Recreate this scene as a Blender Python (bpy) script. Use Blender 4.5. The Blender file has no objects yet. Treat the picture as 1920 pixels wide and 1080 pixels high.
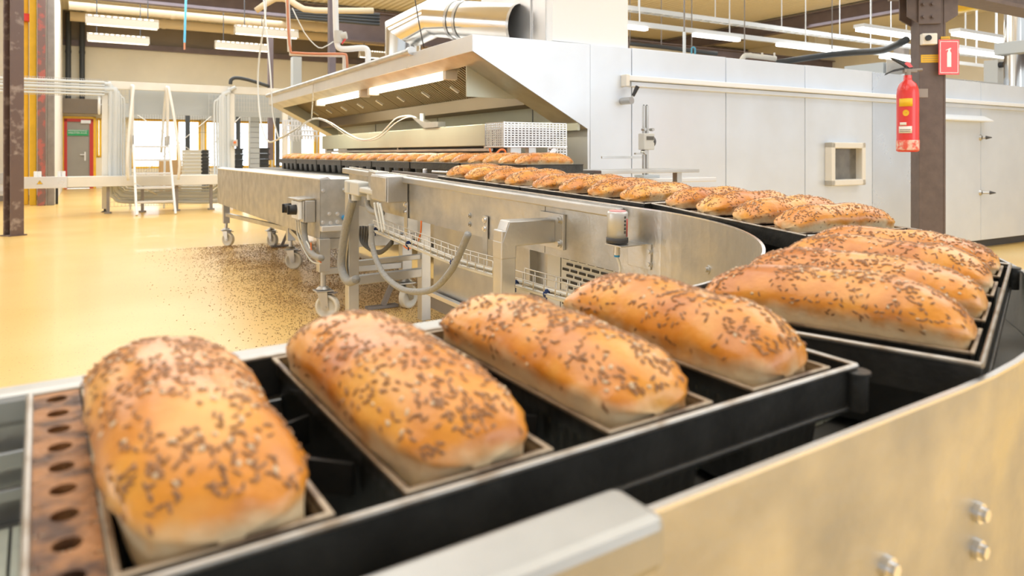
import bpy, bmesh, math, random
from math import sin, cos, pi, radians
from mathutils import Matrix, Vector, noise
random.seed(7)
C = bpy.context.scene.collection
sc = bpy.context.scene

# ------------------------------------------------------------------ camera
F_PX, HOR, EYE = 1348.0, 289.0, 1.05
cam = bpy.data.cameras.new('camera'); camo = bpy.data.objects.new('camera', cam); C.objects.link(camo)
cam.sensor_width = 36; cam.lens = F_PX / 1920 * 36; cam.shift_y = -(540 - HOR) / 1920
cam.clip_start = 0.02; cam.clip_end = 200
camo.location = (0, 0, EYE); camo.rotation_euler = (pi / 2, 0, 0)
cam.dof.use_dof = True; cam.dof.focus_distance = 2.3; cam.dof.aperture_fstop = 5.6
sc.camera = camo
# ------------------------------------------------------------------ world, light, exposure
w = bpy.data.worlds.new('world'); sc.world = w; w.use_nodes = True
bg = w.node_tree.nodes['Background']; bg.inputs[0].default_value = (0.88, 0.94, 1.0, 1); bg.inputs[1].default_value = 1.0
_nt = w.node_tree; _tc = _nt.nodes.new('ShaderNodeTexCoord'); _dp = _nt.nodes.new('ShaderNodeVectorMath'); _dp.operation = 'DOT_PRODUCT'; _dp.inputs[1].default_value = (-0.5146, 0.8574, 0)
_nt.links.new(_tc.outputs['Generated'], _dp.inputs[0]); _mr = _nt.nodes.new('ShaderNodeMapRange'); _nt.links.new(_dp.outputs['Value'], _mr.inputs[0])   # brighter sky on the window side
_mr.inputs[1].default_value = -0.2; _mr.inputs[2].default_value = 0.7; _mr.inputs[3].default_value = 0.95; _mr.inputs[4].default_value = 4.5; _nt.links.new(_mr.outputs[0], bg.inputs[1])
sc.view_settings.view_transform = 'Standard'; sc.view_settings.look = 'None'
sc.view_settings.exposure = 0.0; sc.view_settings.gamma = 1.0; sc.view_settings.use_curve_mapping = False

# ------------------------------------------------------------------ frames of the place
A = Vector((0.8574, 0.5146, 0)); B = Vector((-0.5146, 0.8574, 0))
FO = Matrix(((A.x, B.x, 0, 0.56), (A.y, B.y, 0, 5.17), (0, 0, 1, 0), (0, 0, 0, 1)))       # oven hall: s, t, z
FW = Matrix.Identity(4)
ta, tb, th = -0.0099, 0.0371, 0.225                                                           # tilted discharge table plane
def plane_z(x, y): return EYE - th + ta * x + tb * y
_u = Vector((0.83483, 0.55051, 0)); _u.z = ta * _u.x + tb * _u.y; _u.normalize()
_n = Vector((-ta, -tb, 1)).normalized(); _v = _n.cross(_u)
_o = Vector((0.3275, 0.6925, 0)); _o.z = plane_z(_o.x, _o.y)
FC = Matrix(((_u.x, _v.x, _n.x, _o.x), (_u.y, _v.y, _n.y, _o.y), (_u.z, _v.z, _n.z, _o.z), (0, 0, 0, 1)))  # table: p, q, r
FOi, FCi = FO.inverted(), FC.inverted()
def ray(px, py): return Vector(((px - 960) / F_PX, 1, -(py - HOR) / F_PX))
def hit(px, py, frame_inv, axis, val):
    o = frame_inv @ Vector((0, 0, EYE)); d = frame_inv.to_3x3() @ ray(px, py)
    k = (val - o[axis]) / d[axis]; return o + d * k
def on_s(px, py, s): return hit(px, py, FOi, 0, s)
def on_t(px, py, t): return hit(px, py, FOi, 1, t)
def on_z(px, py, z): return hit(px, py, FOi, 2, z)
def on_p(px, py, p): return hit(px, py, FCi, 0, p)
def on_q(px, py, q): return hit(px, py, FCi, 1, q)
def cw(p, q, r=0): return FC @ Vector((p, q, r))
def c2o(p, q, r=0): return FOi @ (FC @ Vector((p, q, r)))

for (s, t, z, sx, sy, e) in ((4.0, -3.0, 5.0, 7, 5, 290), (-3.0, -2.0, 5.0, 5, 5, 180), (0.0, 6.0, 5.0, 8, 8, 400), (-1, 15.0, 5.0, 6, 7, 560), (13, 6, 5.0, 8, 8, 600), (-7.5, 9.0, 5.0, 4, 8, 240)):  # unseen area lights added below the ceiling to brighten the hall
    l = bpy.data.lights.new('overhead_fill', 'AREA'); l.shape = 'RECTANGLE'; l.size = sx; l.size_y = sy; l.energy = e
    l.color = (0.87, 0.94, 1.0)
    lo = bpy.data.objects.new('overhead_fill', l); C.objects.link(lo); lo.matrix_world = FO @ Matrix.Translation((s, t, z))

l = bpy.data.lights.new('window_light', 'AREA'); l.shape = 'RECTANGLE'; l.size = 5; l.size_y = 2.2; l.energy = 90; l.color = (0.95, 0.98, 1.0)
lo = bpy.data.objects.new('window_light', l); C.objects.link(lo); lo.location = (6.2, -0.6, 2.6); lo.rotation_euler = (Vector((0.5, 1.0, 0.9)) - Vector((6.2, -0.6, 2.6))).to_track_quat('-Z', 'Y').to_euler()

# ------------------------------------------------------------------ materials
def pm(name, col, rough=0.5, metal=0.0, var=0.0, vs=8.0, bump=0.0, bs=60.0, emit=0.0, coat=0.0, stretch=None, col2=None, lo=0.35, hi=0.65, alpha=None, trans=0.0, rvar=0.0):
    m = bpy.data.materials.new(name); m.use_nodes = True; nt = m.node_tree; N = nt.nodes; K = nt.links
    b = N['Principled BSDF']; b.inputs['Base Color'].default_value = (*col, 1)
    b.inputs['Roughness'].default_value = rough; b.inputs['Metallic'].default_value = metal
    b.inputs['Coat Weight'].default_value = coat; b.inputs['Transmission Weight'].default_value = trans
    tc = N.new('ShaderNodeTexCoord'); mp = N.new('ShaderNodeMapping'); K.new(tc.outputs['Object'], mp.inputs[0])
    if stretch: mp.inputs['Scale'].default_value = stretch
    if var or col2:
        n = N.new('ShaderNodeTexNoise'); n.inputs['Scale'].default_value = vs; n.inputs['Detail'].default_value = 6; K.new(mp.outputs[0], n.inputs[0])
        r = N.new('ShaderNodeValToRGB'); K.new(n.outputs[0], r.inputs[0]); K.new(r.outputs[0], b.inputs['Base Color'])
        c2 = col2 if col2 else tuple(max(0, c * (1 - var)) for c in col); c1 = col if col2 else tuple(min(1, c * (1 + var)) for c in col)
        r.color_ramp.elements[0].position = lo; r.color_ramp.elements[0].color = (*c2, 1)
        r.color_ramp.elements[1].position = hi; r.color_ramp.elements[1].color = (*c1, 1)
        if rvar:
            mr = N.new('ShaderNodeMapRange'); K.new(n.outputs[0], mr.inputs[0]); mr.inputs[1].default_value = 0.3; mr.inputs[2].default_value = 0.7
            mr.inputs[3].default_value = rough + rvar; mr.inputs[4].default_value = max(0.02, rough - rvar); K.new(mr.outputs[0], b.inputs['Roughness'])
    if bump:
        n2 = N.new('ShaderNodeTexNoise'); n2.inputs['Scale'].default_value = bs; n2.inputs['Detail'].default_value = 4; K.new(mp.outputs[0], n2.inputs[0])
        bp = N.new('ShaderNodeBump'); bp.inputs['Strength'].default_value = bump; bp.inputs['Distance'].default_value = 0.01
        K.new(n2.outputs[0], bp.inputs['Height']); K.new(bp.outputs[0], b.inputs['Normal'])
    if emit: b.inputs['Emission Color'].default_value = (*col, 1); b.inputs['Emission Strength'].default_value = emit
    return m
M = {}
M['steel'] = pm('stainless_steel', (0.56, 0.56, 0.55), 0.36, 0.92, 0.10, 5, 0.05, 90, rvar=0.08)
M['steel_worn'] = pm('worn_stainless_steel', (0.53, 0.52, 0.49), 0.42, 0.90, 0.14, 9, 0.10, 60, rvar=0.10)
M['rail'] = pm('matt_steel_rail', (0.50, 0.50, 0.48), 0.5, 0.9, 0.08, 12)
M['canister'] = pm('silver_canister_paint', (0.62, 0.63, 0.63), 0.35, 0.35)
M['steel_light'] = pm('bright_stainless_steel', (0.80, 0.80, 0.80), 0.33, 0.75, 0.04, 3, 0.02, 40, rvar=0.06)
M['panel'] = pm('pale_oven_panel_steel', (0.80, 0.85, 0.92), 0.38, 0.45, 0.035, 2.2, 0.02, 12, rvar=0.06)
M['panel_grey'] = pm('greyer_oven_panel_steel', (0.70, 0.75, 0.82), 0.30, 0.6, 0.04, 2.0, 0.02, 12, rvar=0.06)
M['polish'] = pm('polished_duct_steel', (0.80, 0.79, 0.76), 0.14, 1.0, 0.03, 4)
M['edge'] = pm('bright_metal_edge', (0.85, 0.85, 0.86), 0.25, 0.9)
M['white'] = pm('white_painted_steel', (0.86, 0.88, 0.90), 0.45)
M['offwhite'] = pm('off_white_paint', (0.80, 0.77, 0.70), 0.5, 0, 0.04, 3)
M['wall'] = pm('beige_wall_panel', (0.80, 0.74, 0.60), 0.7, 0, 0.05, 0.8)
M['brick'] = pm('white_painted_block', (0.80, 0.77, 0.70), 0.7, 0, 0.03, 2)
M['brown_band'] = pm('brown_grey_roof_board', (0.22, 0.18, 0.14), 0.7, 0, 0.08, 1.0)
M['brown'] = pm('brown_painted_steel', (0.135, 0.10, 0.088), 0.5, 0, 0.12, 14, 0.1, 50)
M['brown_worn'] = pm('scuffed_brown_steel', (0.15, 0.10, 0.09), 0.5, 0, 0, 7, 0.1, 50, col2=(0.34, 0.27, 0.24), lo=0.33, hi=0.46)
M['purple'] = pm('dark_purple_brown_beam', (0.17, 0.135, 0.145), 0.6, 0, 0.08, 3)
M['red_worn'] = pm('chipped_red_brown_steel', (0.20, 0.12, 0.11), 0.55, 0, 0, 6, 0.1, 50, col2=(0.42, 0.12, 0.10), lo=0.42, hi=0.5)
M['grey_post'] = pm('grey_brown_steel', (0.27, 0.24, 0.22), 0.55, 0, 0.1, 6)
M['yellow'] = pm('yellow_paint', (0.86, 0.52, 0.02), 0.45, 0, 0.06, 5)
M['red'] = pm('red_paint', (0.72, 0.035, 0.03), 0.32, 0, 0.03, 6, coat=0.4)
M['red_door'] = pm('red_door_frame_paint', (0.55, 0.04, 0.03), 0.45)
M['door_grey'] = pm('grey_door_paint', (0.33, 0.31, 0.27), 0.5, 0, 0.04, 2)
M['green'] = pm('green_sign', (0.03, 0.36, 0.13), 0.5)
M['black'] = pm('black_plastic', (0.022, 0.022, 0.024), 0.45)
M['dark'] = pm('dark_grey', (0.07, 0.07, 0.075), 0.5)
M['plastic'] = pm('light_grey_plastic', (0.62, 0.62, 0.59), 0.45)
M['hose'] = pm('grey_hose', (0.34, 0.34, 0.33), 0.5, 0, 0, 1, 0.5, 90)
M['cable'] = pm('pale_cable', (0.74, 0.74, 0.70), 0.5)
M['cable_dark'] = pm('dark_cable', (0.05, 0.05, 0.05), 0.5)
M['conduit'] = pm('pale_grey_conduit', (0.66, 0.69, 0.70), 0.45)
M['wire'] = pm('galvanised_wire', (0.62, 0.60, 0.55), 0.35, 0.8)
M['blue'] = pm('blue_plastic', (0.03, 0.30, 0.62), 0.4)
M['navy'] = pm('dark_blue_tie', (0.03, 0.06, 0.2), 0.4)
M['orange'] = pm('orange_cable', (0.85, 0.22, 0.05), 0.5)
M['red_cloth'] = pm('red_cloth', (0.62, 0.02, 0.03), 0.7)
M['wheel'] = pm('cream_nylon_wheel', (0.80, 0.76, 0.66), 0.4, 0, 0.04, 10)
M['tin_dark'] = pm('blackened_baking_tin', (0.042, 0.041, 0.038), 0.36, 0.35, 0.3, 18, 0.15, 80)
M['tin_rim'] = pm('worn_tin_rim', (0.40, 0.32, 0.23), 0.40, 0.75, 0, 26, 0.1, 90, col2=(0.15, 0.10, 0.07), lo=0.36, hi=0.5)
M['tin_edge'] = pm('bare_tin_edge', (0.48, 0.45, 0.41), 0.32, 0.85, 0, 30, col2=(0.30, 0.24, 0.18), lo=0.3, hi=0.5)
M['tin_rust'] = pm('baked_on_brown_tin', (0.42, 0.20, 0.08), 0.5, 0.4, 0, 30, 0.25, 90, col2=(0.10, 0.05, 0.03), lo=0.38, hi=0.55)
M['belt'] = pm('conveyor_bed', (0.16, 0.155, 0.14), 0.45, 0.4, 0.2, 9)
M['slat'] = pm('pale_plastic_chain', (0.62, 0.66, 0.58), 0.45, 0, 0.1, 20)
M['seed'] = pm('brown_seed', (0.34, 0.16, 0.065), 0.5, 0, 0.35, 300)
M['seed_pale'] = pm('pale_seed', (0.74, 0.56, 0.36), 0.45)
M['crumb'] = pm('spilled_seeds', (0.32, 0.17, 0.07), 0.6, 0, 0.4, 120)
M['lamp'] = pm('lit_tube', (1.0, 0.96, 0.88), 0.4, emit=6.0)
M['lamp_warm'] = pm('lit_hood_tube', (1.0, 0.93, 0.72), 0.4, emit=9.0)
M['lamp_soft'] = pm('lit_reflector_tube', (1.0, 0.95, 0.82), 0.4, emit=3.0)
M['tan'] = pm('tan_lamp_reflector', (0.42, 0.36, 0.27), 0.5)
M['glass_dark'] = pm('dark_oven_glass', (0.16, 0.145, 0.12), 0.15, 0, 0.3, 6)
M['ivory'] = pm('ivory_inspection_frame', (0.84, 0.80, 0.72), 0.4)
M['beige_machine'] = pm('beige_machine_cover', (0.66, 0.58, 0.44), 0.45, 0.25, 0.06, 3)
M['grey_machine'] = pm('grey_machine_panel', (0.50, 0.53, 0.54), 0.5, 0.1)
M['filter'] = pm('grease_filter', (0.36, 0.30, 0.20), 0.35, 0.8)
M['hood_in'] = pm('hood_inside_steel', (0.52, 0.53, 0.43), 0.42, 0.55, 0.05, 2)
M['blue_pale'] = pm('pale_blue_air_hose', (0.10, 0.42, 0.62), 0.4)
M['beige_pipe'] = pm('beige_insulated_pipe', (0.72, 0.60, 0.42), 0.6)
M['rust_pipe'] = pm('copper_pipe', (0.62, 0.26, 0.15), 0.4, 0.5)
M['crate'] = pm('dark_crate', (0.045, 0.05, 0.055), 0.5)
M['wood'] = pm('brown_board', (0.45, 0.30, 0.15), 0.6)

def floor_material():
    m = pm('yellow_epoxy_floor', (0.88, 0.56, 0.17), 0.3, 0, 0, 0.9, 0.04, 30, col2=(0.92, 0.64, 0.24), coat=0.1); nt = m.node_tree; N = nt.nodes; K = nt.links
    b = N['Principled BSDF']; base = b.inputs['Base Color'].links[0].from_socket
    tc = N['Texture Coordinate']
    v = N.new('ShaderNodeTexNoise'); v.inputs['Scale'].default_value = 70; v.inputs['Detail'].default_value = 2; K.new(tc.outputs['Object'], v.inputs[0])
    r = N.new('ShaderNodeValToRGB'); K.new(v.outputs[0], r.inputs[0]); r.color_ramp.elements[0].position = 0.66; r.color_ramp.elements[1].position = 0.70
    mx = N.new('ShaderNodeMix'); mx.data_type = 'RGBA'; K.new(r.outputs[0], mx.inputs['Factor']); K.new(base, mx.inputs['A']); mx.inputs['B'].default_value = (0.50, 0.29, 0.10, 1)
    K.new(mx.outputs['Result'], b.inputs['Base Color']); return m
M['floor'] = floor_material()
def ceiling_material():
    m = pm('corrugated_cream_roof', (0.88, 0.82, 0.68), 0.6); nt = m.node_tree; N = nt.nodes; K = nt.links
    wv = N.new('ShaderNodeTexWave'); wv.bands_direction = 'X'; wv.inputs['Scale'].default_value = 1.6
    K.new(N['Texture Coordinate'].outputs['Object'], wv.inputs[0])
    bp = N.new('ShaderNodeBump'); bp.inputs['Strength'].default_value = 0.8; bp.inputs['Distance'].default_value = 0.05
    K.new(wv.outputs['Fac'], bp.inputs['Height']); K.new(bp.outputs[0], N['Principled BSDF'].inputs['Normal']); return m
M['ceiling'] = ceiling_material()
def crust_material():
    m = bpy.data.materials.new('seeded_bread_crust'); m.use_nodes = True; nt = m.node_tree; N = nt.nodes; K = nt.links
    b = N['Principled BSDF']; b.inputs['Roughness'].default_value = 0.36; b.inputs['Coat Weight'].default_value = 0.35; b.inputs['Coat Roughness'].default_value = 0.28
    b.inputs['Subsurface Weight'].default_value = 0.0
    tc = N.new('ShaderNodeTexCoord'); oi = N.new('ShaderNodeObjectInfo')
    ad = N.new('ShaderNodeVectorMath'); ad.operation = 'ADD'; K.new(tc.outputs['Object'], ad.inputs[0])
    sc_ = N.new('ShaderNodeVectorMath'); sc_.operation = 'SCALE'; K.new(oi.outputs['Random'], sc_.inputs['Scale']); sc_.inputs[0].default_value = (3, 5, 2)
    K.new(sc_.outputs[0], ad.inputs[1])
    n = N.new('ShaderNodeTexNoise'); n.inputs['Scale'].default_value = 14; n.inputs['Detail'].default_value = 5; K.new(ad.outputs[0], n.inputs[0])
    r = N.new('ShaderNodeValToRGB'); K.new(n.outputs[0], r.inputs[0])
    e = r.color_ramp.elements; e[0].position = 0.30; e[0].color = (0.54, 0.165, 0.015, 1); e[1].position = 0.72; e[1].color = (0.84, 0.44, 0.085, 1)
    x = r.color_ramp.elements.new(0.5); x.color = (0.74, 0.285, 0.028, 1)
    sx = N.new('ShaderNodeSeparateXYZ'); K.new(tc.outputs['Object'], sx.inputs[0])
    n2 = N.new('ShaderNodeTexNoise'); n2.inputs['Scale'].default_value = 22; n2.inputs['Detail'].default_value = 5; K.new(ad.outputs[0], n2.inputs[0])
    ma = N.new('ShaderNodeMath'); ma.operation = 'MULTIPLY_ADD'; K.new(n2.outputs[0], ma.inputs[0]); ma.inputs[1].default_value = 0.050
    mx1 = N.new('ShaderNodeMapRange'); K.new(sx.outputs[0], mx1.inputs[0]); mx1.inputs[1].default_value = -0.045; mx1.inputs[2].default_value = -0.062; mx1.inputs[3].default_value = 0; mx1.inputs[4].default_value = 0.013
    zs = N.new('ShaderNodeMath'); zs.operation = 'SUBTRACT'; K.new(sx.outputs[2], zs.inputs[0]); K.new(mx1.outputs[0], zs.inputs[1]); K.new(zs.outputs[0], ma.inputs[2])
    mr = N.new('ShaderNodeMapRange'); K.new(ma.outputs[0], mr.inputs[0]); mr.inputs[1].default_value = 0.022; mr.inputs[2].default_value = 0.044; mr.interpolation_type = 'SMOOTHSTEP'
    mx = N.new('ShaderNodeMix'); mx.data_type = 'RGBA'; K.new(mr.outputs[0], mx.inputs['Factor']); mx.inputs['A'].default_value = (0.80, 0.62, 0.38, 1); K.new(r.outputs[0], mx.inputs['B'])
    K.new(mx.outputs['Result'], b.inputs['Base Color'])
    rr = N.new('ShaderNodeMapRange'); K.new(mr.outputs[0], rr.inputs[0]); rr.inputs[3].default_value = 0.85; rr.inputs[4].default_value = 0.36; K.new(rr.outputs[0], b.inputs['Roughness'])
    K.new(mr.outputs[0], b.inputs['Coat Weight'])
    cw_ = N.new('ShaderNodeMath'); cw_.operation = 'MULTIPLY'; K.new(mr.outputs[0], cw_.inputs[0]); cw_.inputs[1].default_value = 0.4; K.new(cw_.outputs[0], b.inputs['Coat Weight'])
    n3 = N.new('ShaderNodeTexNoise'); n3.inputs['Scale'].default_value = 90; n3.inputs['Detail'].default_value = 6; K.new(ad.outputs[0], n3.inputs[0])
    bp = N.new('ShaderNodeBump'); bp.inputs['Strength'].default_value = 0.35; bp.inputs['Distance'].default_value = 0.004
    K.new(n3.outputs[0], bp.inputs['Height']); K.new(bp.outputs[0], b.inputs['Normal']); return m
M['crust'] = crust_material()
def glass_material():
    m = bpy.data.materials.new('window_glass'); m.use_nodes = True; b = m.node_tree.nodes['Principled BSDF']
    b.inputs['Transmission Weight'].default_value = 1; b.inputs['Roughness'].default_value = 0.0; b.inputs['IOR'].default_value = 1.1; return m
M['glass'] = glass_material()

ORD = 'first second third fourth fifth sixth seventh eighth ninth tenth eleventh twelfth thirteenth fourteenth fifteenth sixteenth seventeenth eighteenth nineteenth twentieth'.split() + ['twenty-' + x for x in 'first second third fourth fifth sixth seventh eighth'.split()]
# ------------------------------------------------------------------ helpers
class MB:
    def __init__(s, off=(0, 0, 0)): s.bm = bmesh.new(); s.off = Vector(off); s.mi = 0
    def _fin(s, geom, before):
        for f in s.bm.faces:
            if f.index == -1 or f not in before: pass
    def faces_since(s, n):
        s.bm.faces.ensure_lookup_table()
        for i in range(n, len(s.bm.faces)): s.bm.faces[i].material_index = s.mi
    def poly(s, vs, quads, smooth=False):
        n = len(s.bm.faces); bv = [s.bm.verts.new(Vector(v) - s.off) for v in vs]
        for q in quads:
            try: f = s.bm.faces.new([bv[i] for i in q]); f.smooth = smooth
            except ValueError: pass
        s.faces_since(n); return s
    def box(s, a, b):
        x0, y0, z0 = a; x1, y1, z1 = b
        x0, x1 = min(x0, x1), max(x0, x1); y0, y1 = min(y0, y1), max(y0, y1); z0, z1 = min(z0, z1), max(z0, z1)
        vs = [(x, y, z) for x in (x0, x1) for y in (y0, y1) for z in (z0, z1)]
        return s.poly(vs, [(0, 1, 3, 2), (4, 6, 7, 5), (0, 4, 5, 1), (2, 3, 7, 6), (0, 2, 6, 4), (1, 5, 7, 3)])
    def cbox(s, c, d): return s.box([c[i] - d[i] / 2 for i in range(3)], [c[i] + d[i] / 2 for i in range(3)])
    def prism(s, pts, axis, a0, a1):          # outline pts (2-D) extruded along axis
        def mk(p, a):
            v = list(p); v.insert(axis, a); return tuple(v)
        k = len(pts); vs = [mk(p, a0) for p in pts] + [mk(p, a1) for p in pts]
        return s.poly(vs, [tuple(range(k))[::-1], tuple(range(k, 2 * k))] + [(i, (i + 1) % k, k + (i + 1) % k, k + i) for i in range(k)])
    def bar(s, p1, p2, w_, h_, up=(0, 0, 1)):
        p1, p2 = Vector(p1), Vector(p2); d = (p2 - p1).normalized(); up = Vector(up)
        if abs(d.dot(up)) > 0.98: up = Vector((1, 0, 0)) if abs(d.x) < 0.9 else Vector((0, 1, 0))
        x = d.cross(up).normalized(); y = x.cross(d).normalized()
        vs = [p + x * (i * w_ / 2) + y * (j * h_ / 2) for p in (p1, p2) for i, j in ((-1, -1), (1, -1), (1, 1), (-1, 1))]
        return s.poly(vs, [(3, 2, 1, 0), (4, 5, 6, 7), (0, 1, 5, 4), (1, 2, 6, 5), (2, 3, 7, 6), (3, 0, 4, 7)])
    def cyl(s, p1, p2, r, r2=None, n=20, caps=True):
        p1, p2 = Vector(p1), Vector(p2); r2 = r if r2 is None else r2; d = (p2 - p1).normalized()
        up = Vector((0, 0, 1)) if abs(d.z) < 0.9 else Vector((1, 0, 0)); x = d.cross(up).normalized(); y = d.cross(x)
        vs = [p1 + (x * cos(2 * pi * i / n) + y * sin(2 * pi * i / n)) * r for i in range(n)] + [p2 + (x * cos(2 * pi * i / n) + y * sin(2 * pi * i / n)) * r2 for i in range(n)]
        s.poly(vs, [(i, (i + 1) % n, n + (i + 1) % n, n + i) for i in range(n)], True)
        if caps: s.poly(vs[:n], [tuple(range(n))[::-1]]); s.poly(vs[n:], [tuple(range(n))])
        return s
    def rings(s, rows, closed=True, cap=True, smooth=True):   # rows of equal count points
        n = len(rows[0]); vs = [v for r in rows for v in r]; q = []
        for i in range(len(rows) - 1):
            for j in range(n if closed else n - 1): q.append((i * n + j, i * n + (j + 1) % n, (i + 1) * n + (j + 1) % n, (i + 1) * n + j))
        if cap: q += [tuple(range(n))[::-1], tuple(range((len(rows) - 1) * n, len(rows) * n))]
        return s.poly(vs, q, smooth)
    def lathe(s, c, prof, n=24, axis=2):      # prof: (radius, height) along axis
        rows = []
        for r, h in prof:
            row = []
            for i in range(n):
                a = 2 * pi * i / n; v = [r * cos(a), r * sin(a)]; v.insert(axis, h); row.append(Vector(c) + Vector(v))
            rows.append(row)
        return s.rings(rows)
    def tube(s, pts, r, n=8, smooth=4):
        P = [Vector(p) for p in pts]
        if smooth and len(P) > 2:
            Q = []
            for i in range(len(P) - 1):
                p0, p1, p2, p3 = P[max(i - 1, 0)], P[i], P[i + 1], P[min(i + 2, len(P) - 1)]
                for k in range(smooth):
                    t = k / smooth
                    Q.append(0.5 * ((2 * p1) + (p2 - p0) * t + (2 * p0 - 5 * p1 + 4 * p2 - p3) * t * t + (3 * p1 - p0 - 3 * p2 + p3) * t ** 3))
            Q.append(P[-1]); P = Q
        rows = []; prev = None
        for i, p in enumerate(P):
            d = (P[min(i + 1, len(P) - 1)] - P[max(i - 1, 0)]).normalized()
            if prev is None: x = d.cross(Vector((0, 0, 1)) if abs(d.z) < 0.9 else Vector((1, 0, 0))).normalized()
            else: x = (prev - d * prev.dot(d)).normalized()
            prev = x; y = d.cross(x)
            rows.append([p + (x * cos(2 * pi * j / n) + y * sin(2 * pi * j / n)) * r for j in range(n)])
        return s.rings(rows)
    def build(s, name, mats, parent=None, bevel=0.0, frame=None, recalc=True):
        me = bpy.data.meshes.new(name)
        if recalc: bmesh.ops.recalc_face_normals(s.bm, faces=s.bm.faces)
        s.bm.to_mesh(me); s.bm.free()
        for m in (mats if isinstance(mats, (list, tuple)) else [mats]): me.materials.append(M[m] if isinstance(m, str) else m)
        o = bpy.data.objects.new(name, me); C.objects.link(o)
        if parent is not None: o.parent = parent
        elif frame is not None: o.matrix_world = frame @ Matrix.Translation(s.off)
        if bevel:
            b = o.modifiers.new('bevel', 'BEVEL'); b.width = bevel; b.segments = 2; b.limit_method = 'ANGLE'; b.angle_limit = radians(40)
        return o
def tag(o, label, cat, group=None):
    o['label'] = label; o['category'] = cat
    if group: o['group'] = group
    return o
class Thing:
    def __init__(s, name, label, cat, frame=FW, loc=(0, 0, 0), rotz=0, group=None):
        s.o = bpy.data.objects.new(name, None); s.o.empty_display_size = 0.1; C.objects.link(s.o)
        s.o.matrix_world = frame @ Matrix.Translation(loc) @ Matrix.Rotation(rotz, 4, 'Z'); s.loc = loc if not rotz else (0, 0, 0)
        tag(s.o, label, cat, group)
    def mb(s): return MB(s.loc)
def struct(name, mb, mat, frame=FW, bevel=0):
    o = mb.build(name, mat, None, bevel, frame); o['kind'] = 'structure'; return o
def dup(o, parent=None):
    c = o.copy(); C.objects.link(c)
    if parent is not None: c.parent = parent; c.matrix_parent_inverse = o.matrix_parent_inverse
    for ch in list(o.children):
        dup(ch, c)
    return c
def text_mesh(name, body, size, mat, parent, loc, rot, extrude=0.002, align='CENTER'):
    cu = bpy.data.curves.new(name, 'FONT'); cu.body = body; cu.size = size; cu.extrude = extrude; cu.align_x = align; cu.align_y = 'CENTER'
    t = bpy.data.objects.new(name + '_tmp', cu); C.objects.link(t); dg = bpy.context.evaluated_depsgraph_get()
    me = bpy.data.meshes.new_from_object(t.evaluated_get(dg)); bpy.data.objects.remove(t)
    o = bpy.data.objects.new(name, me); me.materials.clear(); me.materials.append(M[mat]); C.objects.link(o)
    o.parent = parent; o.location = loc; o.rotation_euler = rot; return o
def bolt(mb, c, axis, r=0.009, h=0.010):
    d = Vector((0, 0, 0)); d[axis[0]] = axis[1]
    c = Vector(c); mb.cyl(c - d * 0.002, c + d * 0.003, r * 1.5, n=16); mb.cyl(c, c + d * h, r, n=6)

# ================================================================== THE HALL
S_L, S_R, T_F, ZC = -3.6, 20.6, 21.5, 5.4
struct('floor', MB().box((-26, -12, -0.1), (S_R + 0.5, T_F + 0.5, 0)), 'floor', FO)
struct('ceiling', MB().box((-26, -9, ZC), (S_R + 0.5, T_F + 0.5, ZC + 0.2)), 'ceiling', FO)
# far wall with door and window openings
wz0, wz1 = 0.60, 2.16
win = [(on_t(x0, 250, T_F).x, on_t(x1, 250, T_F).x) for x0, x1 in ((181, 190), (246, 376), (384, 424), (428, 470), (474, 508), (512, 548), (552, 592), (596, 640))]
d0, d1 = on_t(115, 250, T_F).x, on_t(180, 250, T_F).x
fw = MB(); zt = 4.35
fw.box((S_L - 0.3, T_F, 2.2), (S_R, T_F + 0.3, zt))
cuts = sorted([(d0, d1, 0.0, 2.2)] + [(a, b, wz0 if i else 0.95, wz1) for i, (a, b) in enumerate(win)])
x = S_L - 0.3
for a, b, z0, z1 in cuts:
    if a > x: fw.box((x, T_F, 0), (a, T_F + 0.3, 2.2))
    if z0 > 0: fw.box((a, T_F, 0), (b, T_F + 0.3, z0))
    if z1 < 2.2: fw.box((a, T_F, z1), (b, T_F + 0.3, 2.2))
    x = b
fw.box((x, T_F, 0), (S_R, T_F + 0.3, 2.2))
struct('wall_far', fw, 'wall', FO)
struct('wall_upper', MB().box((S_L - 0.3, T_F - 0.02, zt + 0.16), (S_R, T_F + 0.3, ZC)), 'brown_band', FO)
struct('trim_1', MB().box((S_L, T_F - 0.12, zt), (S_R, T_F + 0.05, zt + 0.17)), 'purple', FO)
struct('wall_left', MB().box((S_L - 0.25, 13.6, 0), (S_L, T_F, ZC)), 'brick', FO)
bw = MB().box((-22, 15.5, 0), (S_L - 0.25, 15.75, ZC)); struct('wall_left_return', bw, 'brick', FO)
struct('wall_right', MB().box((S_R, -9, 0), (S_R + 0.3, T_F, ZC)), 'wall', FO)
for i, (a, b) in enumerate(win):
    z0 = wz0 if i else 0.95
    g = MB((a, T_F + 0.05, z0)); f_ = 0.06
    g.box((a, T_F - 0.02, z0), (a + f_, T_F + 0.12, wz1)); g.box((b - f_, T_F - 0.02, z0), (b, T_F + 0.12, wz1))
    g.box((a, T_F - 0.02, wz1 - f_), (b, T_F + 0.12, wz1)); g.box((a, T_F - 0.02, z0), (b, T_F + 0.12, z0 + f_))
    if b - a > 1.4:
        for k in (0.66,): g.box((a + (b - a) * k - 0.03, T_F, z0), (a + (b - a) * k + 0.03, T_F + 0.1, wz1))
    fo = struct('window_%d' % (i + 1), g, 'yellow', FO)
    MB((a, T_F + 0.05, z0)).box((a + f_, T_F + 0.06, z0 + f_), (b - f_, T_F + 0.066, wz1 - f_)).build('pane', 'glass', fo)
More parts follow.
